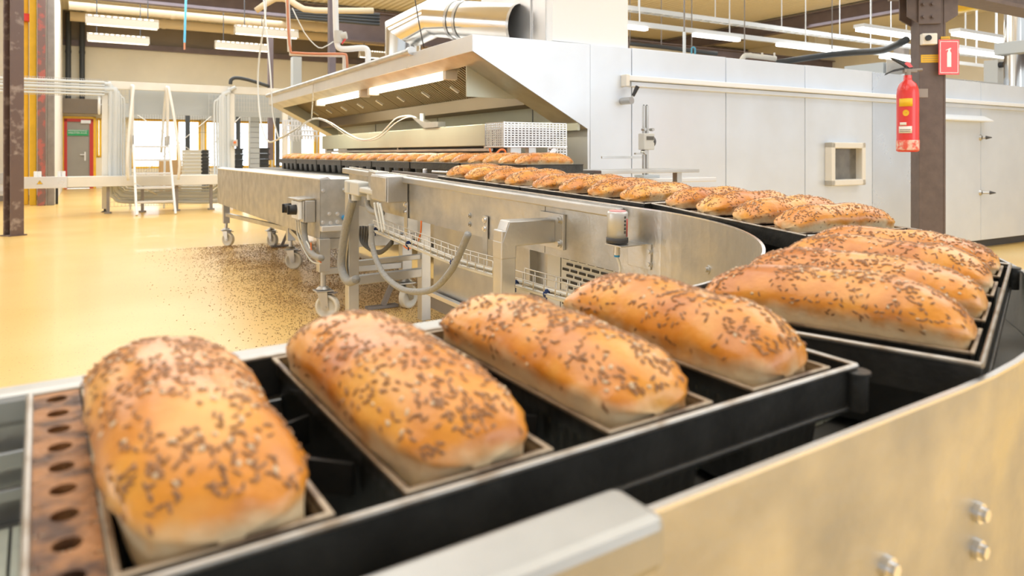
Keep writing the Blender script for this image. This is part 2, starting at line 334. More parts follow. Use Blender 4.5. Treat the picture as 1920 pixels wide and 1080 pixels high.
# door
dm = MB((d0, T_F, 0)); dm.box((d0, T_F - 0.05, 0), (d0 + 0.07, T_F + 0.1, 2.2)); dm.box((d1 - 0.07, T_F - 0.05, 0), (d1, T_F + 0.1, 2.2)); dm.box((d0, T_F - 0.05, 2.13), (d1, T_F + 0.1, 2.2))
do = struct('door_1', dm, 'yellow', FO)
q = MB((d0, T_F, 0)); q.box((d0 + 0.07, T_F - 0.07, 0), (d0 + 0.15, T_F + 0.08, 2.13)); q.box((d1 - 0.17, T_F - 0.07, 0), (d1 - 0.07, T_F + 0.08, 2.13)); q.box((d0 + 0.07, T_F - 0.07, 2.04), (d1 - 0.07, T_F + 0.08, 2.13)); q.build('door_frame', 'red_door', do)
MB((d0, T_F, 0)).box((d0 + 0.15, T_F - 0.03, 0.01), (d1 - 0.17, T_F + 0.03, 2.04)).build('door_leaf', 'door_grey', do)
q = MB((d0, T_F, 0)); q.box((d1 - 0.40, T_F - 0.10, 1.99), (d1 - 0.14, T_F - 0.03, 2.09)); q.build('door_closer', 'white', do)
q = MB((d0, T_F, 0)); q.box((d1 - 0.31, T_F - 0.06, 0.85), (d1 - 0.27, T_F - 0.03, 1.12)); q.box((d1 - 0.42, T_F - 0.09, 1.02), (d1 - 0.27, T_F - 0.06, 1.05)); q.build('door_handle', 'steel_light', do)
c = Thing('door_sign', 'green emergency exit sign with white lettering on the grey door', 'sign', FO, ((d0 + d1) / 2 - 0.03, T_F - 0.05, 1.70))
MB().box((-0.28, -0.012, -0.09), (0.28, 0.012, 0.09)).build('sign_plate', 'green', c.o)
text_mesh('lettering', 'NOODUITGANG\nVRIJLATEN A.U.B.', 0.066, 'white', c.o, (0, -0.016, 0.03), (pi / 2, 0, 0), 0.002)
struct('trim_2', MB().box((S_L, T_F - 0.35, 2.28), (d1 + 0.6, T_F, 2.72)), 'brown_band', FO)
# roller housing above windows
tag(MB().box((d1 + 0.65, T_F - 0.5, 2.18), (9.5, T_F - 0.02, 2.62)).build('shutter_housing', 'grey_machine', None, 0.02, FO), 'long grey shutter housing running above the bright windows', 'shutter')
# baseboard strip
struct('baseboard_left', MB().box((-20, 15.42, 0), (S_L - 0.3, 15.5, 0.12)), 'grey_post', FO)

# roof steel
def ibeam(name, label, a, b, w_, h_, mat, group=None, cat='beam'):
    t = Thing(name, label, cat, FO, a, 0, group); a, b = Vector(a), Vector(b); d = Vector((0, 0, h_ / 2))
    m = t.mb(); m.bar(a, b, 0.03, h_); m.build('web', mat, t.o)
    for k in (-1, 1):
        t.mb().bar(a + d * k, b + d * k, w_, 0.03).build('flange', mat, t.o)
    return t
p1 = on_z(1684, 24, 4.9); zb = 5.12
ibeam('roof_beam', 'dark purple brown roof beam slanting behind the right hand lamp rows', (p1.x, p1.y - 9, zb), (p1.x, T_F - 0.1, zb), 0.25, 0.42, 'purple', 'purple roof beams')
ibeam('roof_beam', 'dark roof beam nearest the top edge right of the steel column bracket', (p1.x - 6.4, -3.2, zb), (p1.x - 6.4, 6.0, zb), 0.25, 0.42, 'purple', 'purple roof beams')
ibeam('roof_beam', 'dark roof beam crossing above the oven near the far wall', (-3.4, 16.5, zb), (S_R, 16.5, zb), 0.25, 0.42, 'purple', 'purple roof beams')
ibeam('roof_beam', 'dark lower roof beam seen just over the oven top edge', (2.0, 12.5, 4.1), (S_R, 12.5, 4.1), 0.3, 0.7, 'purple', 'purple roof beams')
cr_ = FOi @ Vector(((1850 - 960) / F_PX * 12, 12, 1.05 + (HOR - 6) / F_PX * 12))
ibeam('crane_rail', 'yellow crane rail at the upper right beside the column head', (cr_.x, -8, cr_.z), (cr_.x, cr_.y + 1.2, cr_.z), 0.16, 0.13, 'yellow', None, 'rail')
for k, (y0, lab) in enumerate(((17.8, 'beige insulated pipe under the roof, the nearer of two'), (20.3, 'beige insulated pipe under the roof, close to the far wall'))):
    m = MB((-3.4, y0, 4.95)); m.cyl((-3.4, y0, 4.95 + 0.1 * k), (12, y0, 4.95 + 0.1 * k), 0.14)
    for i in range(7): m.cyl((-3 + i * 2.0, y0, 4.95 + 0.1 * k), (-2.9 + i * 2.0, y0, 4.95 + 0.1 * k), 0.155)
    tag(m.build('roof_pipe', 'beige_pipe', None, 0, FO), lab, 'pipe', 'beige roof pipes')

# columns ----------------------------------------------------------
def h_column(name, label, s, t, w_, d_, z1, mat, rot=0, group='brown steel columns'):
    T = Thing(name, label, 'column', FO, (s, t, 0), rot, group)
    for k in (-1, 1): MB().box((-w_ / 2, k * d_ / 2 - 0.012, 0), (w_ / 2, k * d_ / 2 + 0.012, z1)).build('flange', mat, T.o)
    MB().box((-0.01, -d_ / 2 + 0.012, 0), (0.01, d_ / 2 - 0.012, z1)).build('web', mat, T.o)
    MB().box((-w_ / 2 - 0.03, -d_ / 2 - 0.03, 0), (w_ / 2 + 0.03, d_ / 2 + 0.03, 0.015)).build('base_plate', mat, T.o)
    return T
h_column('steel_column', 'scuffed dark brown column standing alone on the yellow floor at far left', -3.88, 7.1, 0.16, 0.14, ZC, 'brown_worn', 0.6)
cy = 13.3
def solid_col(name, label, px0, px1, py, mat, d=0.16, z1=ZC, cat='column'):
    a = on_z(px0, py, 0); b = on_z(px1, py, 0); t = (a.y + b.y) / 2
    a = on_t(px0, py, t); b = on_t(px1, py, t)
    o = MB((a.x, t, 0)).box((a.x, t, 0), (b.x, t + d, z1)).build(name, mat, None, 0.01, FO); return tag(o, label, cat)
YPo = solid_col('yellow_post', 'bright yellow post directly right of the scuffed brown column', 41, 53, 384, 'yellow')
solid_col('yellow_post', 'darker yellow post between the bright yellow post and chipped brown column', 55, 68, 385, 'yellow', 0.2)
solid_col('steel_column', 'brown column chipped to red, right of the yellow posts', 70, 85, 386, 'red_worn')
solid_col('steel_column', 'plain grey brown column nearest the white side wall', 88, 102, 385, 'grey_post')
solid_col('post_guard', 'short black guard at the foot of the grey brown column', 104, 109, 383, 'black', 0.1, 0.5, 'guard')
m = MB(); a = on_t(47, 33, (FOi @ YPo.matrix_world.translation).y - 0.07); m = MB(a); m.cbox(a, (0.18, 0.15, 0.16)); o = m.build('alarm_beacon', ['red'], None, 0.01, FO); tag(o, 'small red alarm box high on the yellow post at left', 'alarm')
# right column with bracket head
CS, CT = 2.14, -1.22
T = Thing('steel_column', 'brown column on the right carrying the red fire extinguisher', 'column', FW, (FO @ Vector((CS, CT, 0))).to_tuple(), radians(-8), 'brown steel columns')
colF = T.o.matrix_world.copy()
for k in (-1, 1): MB().box((k * 0.082 - 0.007, -0.075, 0), (k * 0.082 + 0.007, 0.075, 2.25)).build('flange', 'brown', T.o, 0.002)
MB().box((-0.082, -0.072, 0), (0.082, -0.062, 2.20)).build('web', 'brown', T.o, 0.002)
MB().box((-0.13, -0.12, 0), (0.13, 0.12, 0.02)).build('base_plate', 'brown', T.o)
for k, sgn in ((0, -1), (1, 1)):
    g = MB()
    for yy in (-0.078, 0.062):
        g.prism([(sgn * 0.075, 1.98), (sgn * 0.17, 2.04), (sgn * 0.17, 2.20), (sgn * 0.075, 2.20)], 1, yy, yy + 0.014)
    g.build('gusset', 'brown', T.o, 0.002)
g = MB(); g.box((-0.10, -0.095, 1.98), (0.05, -0.078, 2.2)); g.build('bracket_plate', 'brown', T.o, 0.003)
g = MB()
for z in (2.03, 2.12):
    for x_ in (-0.07, -0.01): bolt(g, (x_, -0.095, z), (1, -1), 0.011, 0.02)
g.build('bolts', 'brown', T.o)
g = MB(); g.box((-0.22, -0.16, 2.2), (0.26, 0.16, 2.225)); g.build('head_plate', 'brown', T.o, 0.003)
ibeam('roof_beam', 'brown beam carried by the head of the extinguisher column', (CS - 3.5, CT, 2.36), (CS + 9, CT, 2.36), 0.2, 0.26, 'brown', 'purple roof beams')
c = Thing('fire_call_button', 'small beige call button box high on the extinguisher column', 'button', colF, (-0.03, -0.073, 1.865))
MB().box((-0.055, -0.05, -0.035), (0.045, 0, 0.045)).build('housing', 'ivory', c.o, 0.006)
MB().cyl((-0.02, -0.05, 0.01), (-0.02, -0.068, 0.01), 0.02).build('knob', 'black', c.o)
for z, x0, x1, yy, lab in ((1.735, -0.077, 0.05, -0.0745, 'yellow label strip with small print below the call button'), (1.862, 0.055, 0.115, -0.0785, 'yellow label strip above the red extinguisher sign')):
    t = Thing('label_strip', lab, 'label', colF, ((x0 + x1) / 2, yy, z))
    w2 = (x1 - x0) / 2; MB().box((-w2, -0.001, -0.028), (w2, 0.003, 0.028)).build('backing', 'yellow', t.o)
    g = MB()
    for k in (-1, 0, 1): g.box((-w2 * 0.85, -0.002, k * 0.016 - 0.002), (w2 * 0.8, -0.001, k * 0.016 + 0.002))
    g.build('print_line', 'wood', t.o)
t = Thing('extinguisher_sign', 'red sign with white extinguisher pictogram on the brown column', 'sign', colF, (0.10, -0.10, 1.74), radians(10))
MB().box((-0.075, 0, -0.125), (0.075, 0.004, 0.125)).build('sign_plate', 'red', t.o, 0.001)
g = MB(); L_ = 0.066; H_ = 0.113
for a_, b_ in (((-L_, -H_), (L_, -H_ + 0.004)), ((-L_, H_ - 0.004), (L_, H_)), ((-L_, -H_), (-L_ + 0.004, H_)), ((L_ - 0.004, -H_), (L_, H_))): g.box((a_[0], -0.0015, a_[1]), (b_[0], 0, b_[1]))
g.build('border', 'white', t.o)
g = MB(); g.prism([(-0.015, -0.07), (0.015, -0.07), (0.015, 0.03), (0.008, 0.042), (0.005, 0.05), (-0.005, 0.05), (-0.008, 0.042), (-0.015, 0.03)], 1, -0.002, 0)
g.prism([(-0.004, 0.048), (0.004, 0.048), (0.016, 0.062), (0.010, 0.066), (-0.004, 0.060), (-0.022, 0.052), (-0.024, 0.046), (-0.012, 0.052)], 1, -0.002, 0)
g.build('pictogram', 'white', t.o)
# extinguisher hung on the left side of the column
ew = Vector(((1702 - 960) / F_PX * 5.02, 5.02, 0)); EB = 1.05 + (HOR - 285) / F_PX * 5.02
t = Thing('fire_extinguisher', 'red fire extinguisher hanging on the left side of the brown column', 'fire extinguisher', FW, (ew.x, ew.y, EB))
R = 0.072
g = MB(); g.lathe((0, 0, 0), [(0.0, 0.004), (R * 0.8, 0.0), (R, 0.008), (R, 0.085), (R * 0.985, 0.088), (R * 0.985, 0.40), (R * 0.93, 0.44), (R * 0.75, 0.475), (R * 0.42, 0.497), (0.026, 0.505), (0.026, 0.535), (0.0, 0.536)], 32)
g.build('cylinder', 'red', t.o)
MB().lathe((0, 0, 0), [(R * 1.008, 0.012), (R * 1.012, 0.02), (R * 1.012, 0.078), (R * 1.004, 0.082)], 32).build('base_ring', pm('scratched_red', (0.80, 0.12, 0.08), 0.5, 0, 0, 30, col2=(0.82, 0.55, 0.45), lo=0.45, hi=0.6), t.o)
g = MB(); g.cyl((0, 0, 0.53), (0, 0, 0.575), 0.02); g.box((-0.03, -0.015, 0.555), (0.06, 0.015, 0.58)); g.cyl((0.03, 0, 0.57), (0.10, 0, 0.575), 0.01); g.build('valve', 'grey_post', t.o, 0.003)
g = MB(); g.prism([(0.03, 0.60), (-0.02, 0.63), (-0.10, 0.655), (-0.125, 0.66), (-0.10, 0.64), (-0.03, 0.60), (0.0, 0.58), (0.03, 0.58)], 1, -0.011, 0.011); g.build('lever', 'black', t.o, 0.003)
g = MB(); g.prism([(0.0, 0.575), (-0.05, 0.57), (-0.12, 0.555), (-0.16, 0.535), (-0.15, 0.55), (-0.10, 0.575), (-0.02, 0.592), (0, 0.592)], 1, -0.011, 0.011); g.build('carry_handle', 'black', t.o, 0.002)
MB().prism([(0.005, 0.588), (0.03, 0.592), (0.01, 0.62), (-0.015, 0.628), (-0.03, 0.615)], 1, -0.013, 0.013).build('safety_clip', 'red', t.o)
def wrap(z0, z1, a0, a1, r=R * 1.003):
    rows = []
    for k in range(9):
        a = radians(a0 + (a1 - a0) * k / 8); rows.append([Vector((r * cos(a), r * sin(a), z0)), Vector((r * cos(a), r * sin(a), z1)), Vector(((r + .001) * cos(a), (r + .001) * sin(a), z1)), Vector(((r + .001) * cos(a), (r + .001) * sin(a), z0))])
    return MB().rings(rows)
wrap(0.315, 0.37, 195, 265).build('yellow_sticker', 'yellow', t.o)
wrap(0.13, 0.178, 193, 262).build('white_sticker', 'ivory', t.o)
wrap(0.185, 0.205, 200, 235).build('print_sticker', 'ivory', t.o)
g = wrap(0.152, 0.156, 200, 255, R * 1.012); g.rings([[Vector(((R * 1.012 + o_) * cos(radians(a)), (R * 1.012 + o_) * sin(radians(a)), z)) for o_, z in ((0, 0.140), (0, 0.143), (.001, 0.143), (.001, 0.140))] for a in range(200, 256, 6)]); g.build('print_line', 'dark', t.o)
g = MB()
ring = []
for k in range(16):
    a = radians(232) + 0.020 / R * cos(2 * pi * k / 16); ring.append(Vector((R * 1.012 * cos(a), R * 1.012 * sin(a), 0.27 + 0.02 * sin(2 * pi * k / 16) * 1.1)))
g.poly(ring, [tuple(range(16))]); g.build('round_sticker', 'yellow', t.o)
g = MB(); g.box((R * 0.6, -0.02, 0.38), (0.13, 0.02, 0.44)); g.build('wall_hook', 'grey_post', t.o)

# ================================================================== OVEN (side face is t = 0)
ov = Thing('tunnel_oven', 'huge pale stainless tunnel oven with seamed side panels', 'oven', FO, (0, 0, 0))
OT = 1.84
MB().box((0.0, 0.03, 0.12), (15, 5.9, OT - 0.01)).build('body', 'steel', ov.o)
MB().box((0.1, 0.10, 0.0), (14.9, 5.8, 0.12)).build('plinth', 'dark', ov.o)
seams = [0.0, 0.39] + [0.39 + k for k in range(1, 15)]
for i in range(len(seams) - 1):
    a, b = seams[i], seams[i + 1]
    MB().box((a + 0.004, 0.0, 0.10), (b - 0.004, 0.035, OT + 0.003 * (i % 2))).build('side_panel', 'panel_grey' if i == 4 else 'panel', ov.o, 0.002)
# mouth side face (s = 0 side, under the hood) is the body; edge strip:
MB().box((-0.02, 0.0, 0.3), (0.0, 0.30, 1.24)).build('end_panel', 'steel_light', ov.o, 0.002)
r0 = on_t(1175, 158, -0.05)
m = MB(); m.box((r0.x, -0.06, 1.592), (14.9, 0, 1.632)); m.build('rail', 'white', ov.o, 0.006)
m = MB(); m.box((r0.x + 0.06, -0.035, 1.552), (14.9, 0, 1.588)); m.build('rail', 'panel', ov.o, 0.004)
m = MB(); m.box((r0.x - 0.015, -0.065, 1.548), (r0.x + 0.02, 0, 1.636)); m.build('rail_end_cap', 'ivory', ov.o, 0.005)
# inspection window
a = on_t(1546, 267, 0); b = on_t(1610, 346, 0)
f0, f1, z1, z0 = a.x, b.x, a.z, b.z
m = MB(); q_ = 0.055; e_ = -0.075
for bx in (((f0, e_, z0), (f0 + q_, 0, z1)), ((f1 - q_, e_, z0), (f1, 0, z1)), ((f0, e_, z1 - q_), (f1, 0, z1)), ((f0, e_, z0), (f1, 0, z0 + q_))): m.box(*bx)
wf = m.build('window_frame', 'ivory', ov.o, 0.008)
MB().box((f0 + q_, -0.008, z0 + q_), (f1 - q_, -0.002, z1 - q_)).build('window_pane', 'glass_dark', wf)
for px, py, ln in ((1838, 258, 0.07), (1838, 361, 0.12)):
    a = on_t(px, py, 0); m = MB(); m.cyl((a.x, 0, a.z), (a.x, -0.02, a.z), 0.035, 0.02); m.cyl((a.x, -0.02, a.z), (a.x + ln * 0.4, -ln * 0.6, a.z), 0.013)
    h = m.build('latch', 'steel', ov.o); MB().cyl((a.x + ln * 0.4, -ln * 0.6, a.z), (a.x + ln * 0.4 + 0.03, -ln * 0.6 - 0.05, a.z), 0.022, 0.004).build('latch_tip', 'dark', h)
a = on_t(1776, 214, 0); b = on_t(1845, 227, 0)
MB().prism([(0, a.z), (-0.10, b.z), (-0.10, b.z - 0.012), (0, b.z - 0.012)], 0, a.x - 0.3, b.x).build('canopy', 'white', ov.o)
# crank lever and vertical gauge
a = on_t(1166, 190, 0)
m = MB(); m.cyl((a.x, 0, a.z), (a.x + 0.01, -0.10, a.z), 0.026); cr = m.build('crank_hub', 'steel', ov.o)
MB().cyl((a.x + 0.01, -0.085, a.z), (a.x + 0.03, -0.09, a.z + 0.04), 0.006).build('crank_rod', 'steel', cr)
MB().cyl((a.x + 0.03, -0.09, a.z + 0.035), (a.x + 0.065, -0.10, a.z + 0.105), 0.012, 0.016).build('crank_grip', 'black', cr)
# measuring stand in front of the oven
gx = on_t(1210, 330, -0.45)
t = Thing('height_gauge', 'twin post height gauge with digital readout and side arm', 'gauge', FO, (gx.x, -0.45, gx.z - 0.01))
def gp(px, py): return on_t(px, py, -0.45)
gz = gx.z - 0.01; m = t.mb()
for dx in (-0.014, 0.014): m.cyl((gx.x + dx, -0.45, gz + 0.015), (gx.x + dx, -0.45, gp(1210, 198).z), 0.011)
pst = m.build('post', 'steel', t.o)
m = t.mb()
for dx in (-0.014, 0.014): m.cyl((gx.x + dx, -0.45, gp(1210, 198).z), (gx.x + dx, -0.45, gp(1210, 196.5).z), 0.005)
m.build('post_cap', 'black', pst)
MB(t.loc).box((gx.x - 0.055, -0.50, gz), (gx.x + 0.085, -0.40, gz + 0.018)).build('base', 'grey_machine', t.o, 0.003)
a, b = gp(1200, 250), gp(1220, 281); m = t.mb(); m.box((a.x, -0.49, b.z), (b.x, -0.43, a.z)); hd = m.build('readout_housing', 'plastic', t.o, 0.006)
m = t.mb(); m.box((a.x + 0.022, -0.493, a.z - 0.045), (b.x - 0.008, -0.49, a.z - 0.02)); m.build('display', 'glass_dark', hd)
m = t.mb(); m.cyl((b.x - 0.01, -0.455, (a.z + b.z) / 2), (b.x + 0.012, -0.455, (a.z + b.z) / 2), 0.036); m.build('dial', 'dark', hd)
a = gp(1128, 295); b = gp(1210, 288); m = t.mb(); m.bar((a.x, -0.45, a.z), (b.x - 0.05, -0.47, a.z), 0.012, 0.016); m.bar((b.x - 0.1, -0.46, b.z), (b.x, -0.46, b.z), 0.02, 0.012); m.cyl((b.x - 0.02, -0.48, b.z + 0.01), (b.x - 0.02, -0.44, b.z + 0.01), 0.015); m.build('arm', 'steel', t.o, 0.001)
m = t.mb()
for dx in (-0.035, 0.035): m.cyl((gx.x + dx, -0.46, gp(1210, 243).z), (gx.x + dx, -0.49, gp(1210, 243).z), 0.011)
m.build('clamp_screw', 'steel', t.o)
# shelf behind the loaves that carries the gauge
sh = Thing('side_table', 'low pale machine shelf between the loaves and the oven side', 'shelf', FO, (0.2, -0.6, 0))
sh.mb().box((-0.05, -0.62, gz - 0.03), (0.62, -0.32, gz)).build('top', 'steel_light', sh.o, 0.004)
for xx in (0.0, 0.20):
    for yy in (-0.60, -0.36): sh.mb().box((xx, yy, 0), (xx + 0.04, yy + 0.04, gz - 0.03)).build('leg', 'steel', sh.o)
# hood over the mouth -------------------------------------------------
HL = 5.9; zf0, zf1 = 1.72, 1.83
hd = Thing('extraction_hood', 'long slanted stainless extraction hood over the oven mouth', 'hood', FO, (-0.95, 0, 1.22))
def diag(s): return zf0 + (1.22 - zf0) * (s + 0.95) / 0.95
hd.mb().prism([(-0.95, zf0), (-0.95, zf1), (0.0, OT), (0.0, 1.22)], 1, -0.002, 0.012).build('side_panel', 'panel', hd.o)
hd.mb().prism([(-0.95, zf0), (-0.95, zf1), (0.0, OT), (0.0, 1.22)], 1, HL - 0.012, HL).build('side_panel', 'panel', hd.o)
m = hd.mb(); m.prism([(-0.95, zf1 - 0.01), (-0.95, zf1), (0, OT), (0, OT - 0.01)], 1, 0.012, HL - 0.012); m.build('top_panel', 'steel_light', hd.o)
m = hd.mb(); m.box((-0.955, 0, zf0), (-0.94, HL, zf1)); m.build('front_lip', 'steel_light', hd.o, 0.002)
m = hd.mb(); m.cyl((-0.965, 1.0, zf1 + 0.012), (-0.965, HL + 0.05, zf1 + 0.012), 0.024); m.cyl((-0.965, 0.97, zf1 + 0.012), (-0.965, 1.02, zf1 + 0.012), 0.034); m.build('edge_rail', 'steel', hd.o)
def flange(t0, t1, s0, s1, name='under_flange'):
    m = hd.mb(); m.prism([(s0, diag(s0)), (s1, diag(s1)), (s1, diag(s1) + 0.012), (s0, diag(s0) + 0.012)], 1, t0, t1); m.build(name, 'steel', hd.o)
flange(0.0, 0.30, -0.95, 0.0); flange(HL - 0.30, HL, -0.95, 0.0); flange(0.30, HL - 0.30, -0.95, -0.84)
# inner walls
hd.mb().box((-0.84, 0.30, 1.45), (-0.05, 0.312, 1.80)).build('inner_wall', 'hood_in', hd.o)
hd.mb().prism([(-0.84, 1.66), (-0.84, 1.82), (-0.03, 1.82), (-0.03, 1.24)], 1, HL - 0.312, HL - 0.30).build('inner_wall', 'hood_in', hd.o)
hd.mb().box((-0.10, 0.012, 1.22), (-0.08, HL - 0.012, 1.80)).build('back_wall', 'hood_in', hd.o)
for k in range(3): hd.mb().box((-0.104, 0.6 + k * 1.75, 1.22), (-0.10, 0.606 + k * 1.75, 1.8)).build('seam', 'dark', hd.o)
m = hd.mb(); m.box((-0.35, 0.312, 1.41), (-0.10, HL - 0.312, 1.43)); m.box((-0.36, 0.312, 1.41), (-0.345, HL - 0.312, 1.515)); m.build('grease_gutter', pm('brown_greasy_steel', (0.12, 0.085, 0.045), 0.5, 0.4), hd.o, 0.002)
# filters: slanted corrugated plates
nf = 9; tf = 0.33; wf_ = (HL - 0.66) / nf
for k in range(nf):
    m = hd.mb(); s0, z0_, s1, z1_ = -0.36, 1.525, -0.72, 1.74; dd = Vector((s1 - s0, 0, z1_ - z0_)).normalized(); nn = Vector((dd.z, 0, -dd.x))
    nr = 13; t0 = tf + k * wf_
    m.prism([(s0, z0_), (s1, z1_), (s1 + 0.012, z1_ + 0.02), (s0 + 0.012, z0_ + 0.02)], 1, t0 + 0.01, t0 + wf_ - 0.01)
    for j in range(nr):
        tt = t0 + 0.03 + (wf_ - 0.06) * j / (nr - 1)
        m.bar((s0, tt, z0_ - 0.004), (s1, tt, z1_ - 0.004), 0.016, 0.016, (0, 0, 1))
    fo = m.build('grease_filter', 'filter', hd.o)
    hd.mb().bar((-0.45, t0 + wf_ / 2, 1.565), (-0.52, t0 + wf_ / 2, 1.607), 0.03, 0.02).build('filter_handle', 'steel_light', fo)
for k, (t0, t1) in enumerate(((0.64, 2.32), (2.52, 4.05))):
    L = Thing('hood_lamp', ['lit fluorescent fitting inside the hood, the nearer of two', 'lit fluorescent fitting inside the hood, the farther of two'][k], 'lamp', FO, (-0.8, t0, 1.6), 0, 'fluorescent fittings in the hood')
    m = L.mb(); m.box((-0.84, t0, 1.665), (-0.72, t1, 1.71)); m.box((-0.84, t0, 1.60), (-0.74, t0 + 0.05, 1.70)); m.box((-0.84, t1 - 0.05, 1.60), (-0.74, t1, 1.70)); m.build('housing', 'ivory', L.o, 0.004)
    m = L.mb(); m.cyl((-0.79, t0 + 0.05, 1.632), (-0.79, t1 - 0.05, 1.632), 0.022, n=12); m.build('tube', 'lamp_warm', L.o)
    m = L.mb()
    for tt in (t0 + 0.18, t1 - 0.3): m.cyl((-0.80, tt, 1.71), (-0.80, tt, 1.75), 0.02); m.cyl((-0.80, tt + 0.08, 1.71), (-0.80, tt + 0.08, 1.75), 0.02)
    m.build('mounting', 'ivory', L.o)
    ll = bpy.data.lights.new('hood_tube_light', 'AREA'); ll.shape = 'RECTANGLE'; ll.size = 0.05; ll.size_y = t1 - t0; ll.energy = 16; ll.color = (1, 0.93, 0.70)
    lo = bpy.data.objects.new('hood_tube_light', ll); C.objects.link(lo); lo.matrix_world = FO @ Matrix.Translation((-0.79, (t0 + t1) / 2, 1.60))
# mouth beam
mbm = Thing('mouth_beam', 'long pale steel cross beam over the loaves at the oven mouth', 'beam', FO, (-0.6, 0.3, 1.11))
mbm.mb().box((-0.62, 0.42, 1.11), (-0.50, 4.55, 1.27)).build('cover', 'hood_in', mbm.o, 0.004)
mbm.mb().box((-0.60, 0.42, 1.07), (-0.56, 4.5, 1.092)).build('lower_bar', 'steel', mbm.o, 0.003)
for tt in (0.5, 2.2, 4.3): mbm.mb().box((-0.58, tt, 1.09), (-0.55, tt + 0.03, 1.115)).build('bar_clip', 'steel', mbm.o)
mbm.mb().box((-0.60, 4.42, 0.885), (-0.54, 4.50, 1.11)).build('post', 'steel_light', mbm.o)
mbm.mb().box((-0.52, 0.30, 0.885), (-0.50, 3.9, 1.11)).build('rear_flap', 'cable_dark', mbm.o)
# sensor bracket on the beam with looping cables
a = on_s(795, 232, -0.62); b = on_s(823, 240, -0.62)
t = Thing('sensor_bracket', 'bent steel sensor bracket lying on the mouth beam', 'bracket', FO, (-0.60, a.y, 1.27))
zz = 1.272
t.mb().prism([(b.y, zz), (a.y - 0.02, zz), (a.y + 0.24, zz + 0.10), (a.y + 0.24, zz + 0.115), (a.y - 0.03, zz + 0.05), (b.y, zz + 0.045)], 0, -0.63, -0.56).build('plate', 'steel', t.o)
t.mb().cyl((-0.6, a.y + 0.08, zz + 0.07), (-0.6, a.y + 0.08, zz + 0.13), 0.022).build('gland', 'steel_light', t.o)
def on_line(pts, s): return [on_s(x_, y_, s) for x_, y_ in pts]
for k, dy in enumerate((0, 5)):
    m = MB((-0.7, 3, 1.1)); pts = [on_s(558, 240 + dy * 1.0, -1.0), on_s(585, 223 + dy * 0.3, -0.95), on_s(612, 226 + dy * 0.5, -0.9), on_s(655, 252 + dy, -0.8), on_s(682, 262 + dy * 0.3, -0.75), on_s(710, 254 + dy, -0.72), on_s(740, 224 + dy * 1.6, -0.7), on_s(765, 217 + dy * 0.5, -0.66), on_s(781, 221, -0.62)]
    tag(m.tube(pts, 0.0058 - 0.001 * k).build('sensor_cable', 'cable', None, 0, FO), ['pale cable looping in front of the mouth beam, the upper strand', 'thin pale cable looping in front of the mouth beam, the lower strand'][k], 'cable', 'looping sensor cables')
m = MB((-0.9, 5, 2.2)); pts = [on_s(498, -5, -1.0), on_s(497, 30, -1.0), on_s(484, 130, -1.0), on_s(487, 215, -1.0), on_s(500, 262, -1.0), on_s(520, 262, -1.0), on_s(558, 240, -1.0)]
tag(m.tube(pts, 0.012).build('hanging_cable', 'cable', None, 0, FO), 'beige cable hanging from the roof in front of the far windows, left strand', 'cable', 'hanging cables')
m = MB((-0.9, 5, 2.2)); pts = [on_s(494, -5, -1.03), on_s(500, 60, -1.03), on_s(507, 140, -1.03), on_s(512, 215, -1.03), on_s(520, 250, -1.03), on_s(526, 258, -1.03), on_s(558, 240, -1.02)]
tag(m.tube(pts, 0.010).build('hanging_cable', 'cable', None, 0, FO), 'beige cable hanging from the roof in front of the far windows, right strand', 'cable', 'hanging cables')
# chain on lip
a = on_s(588, 154, -0.98); b = on_s(584, 225, -0.98)
m = MB((a.x, a.y, b.z)); n_ = 22
for i in range(n_):
    c0 = a.lerp(b, i / n_); c1 = a.lerp(b, (i + 1.25) / n_); off_ = Vector((0.006, 0, 0)) if i % 2 else Vector((0, 0.008, 0))
    m.tube([c0, (c0 + c1) / 2 + off_, c1], 0.003, 5, 2); m.tube([c0, (c0 + c1) / 2 - off_, c1], 0.003, 5, 2)
tag(m.build('chain', 'wire', None, 0, FO), 'steel chain hanging from the hood front rail', 'chain')

# stack and duct -------------------------------------------------------
st = Thing('flue_stack', 'tall white box flue rising off the oven behind the hood', 'flue', FO, (-0.31, 0.0, OT))
st.mb().box((-0.31, 0.02, OT + 0.005), (0.37, 1.05, ZC - 0.02)).build('casing', 'white', st.o)
st.mb().box((-0.318, 0.10, OT + 0.005), (-0.31, 1.05, ZC - 0.02)).build('side_cladding', 'steel_light', st.o)
dpts = [FOi @ Vector(((px - 960) / F_PX * Y, Y, 1.05 + (HOR - py) / F_PX * Y)) for px, py, Y in ((984, 47, 5.43), (814, 34, 5.85), (756, 62, 6.08), (756, 112, 6.08))]
dpts[0].x = -0.318; dpts[3].x, dpts[3].y = dpts[2].x, dpts[2].y; dpts[3].z = 1.835
dt = Thing('exhaust_duct', 'polished round exhaust duct elbowing down onto the hood', 'duct', FO, dpts[3].to_tuple())
def mitre(pts, r, n=32):
    rows = []
    for i, p in enumerate(pts):
        a = (pts[i] - pts[i - 1]).normalized() if i else (pts[1] - pts[0]).normalized()
        b = (pts[i + 1] - pts[i]).normalized() if i < len(pts) - 1 else a
        nn = (a + b).normalized(); up = Vector((0, 0, 1)) if i < 0 else None
        rows.append((p, a, nn))
    # carry a frame
    x = rows[0][1].cross(Vector((0, 0, 1))).normalized(); out = []
    for p, a, nn in rows:
        x = (x - a * x.dot(a)).normalized(); y = a.cross(x); row = []
        for j in range(n):
            v = (x * cos(2 * pi * j / n) + y * sin(2 * pi * j / n)) * r
            row.append(p + v - a * (v.dot(nn) / a.dot(nn)))
        out.append(row)
    return out
rws = mitre(dpts, 0.152)
for i in range(3):
    m = dt.mb(); m.rings([rws[i], rws[i + 1]], cap=False); o = m.build(['straight_run', 'elbow', 'drop'][i], 'polish', dt.o)
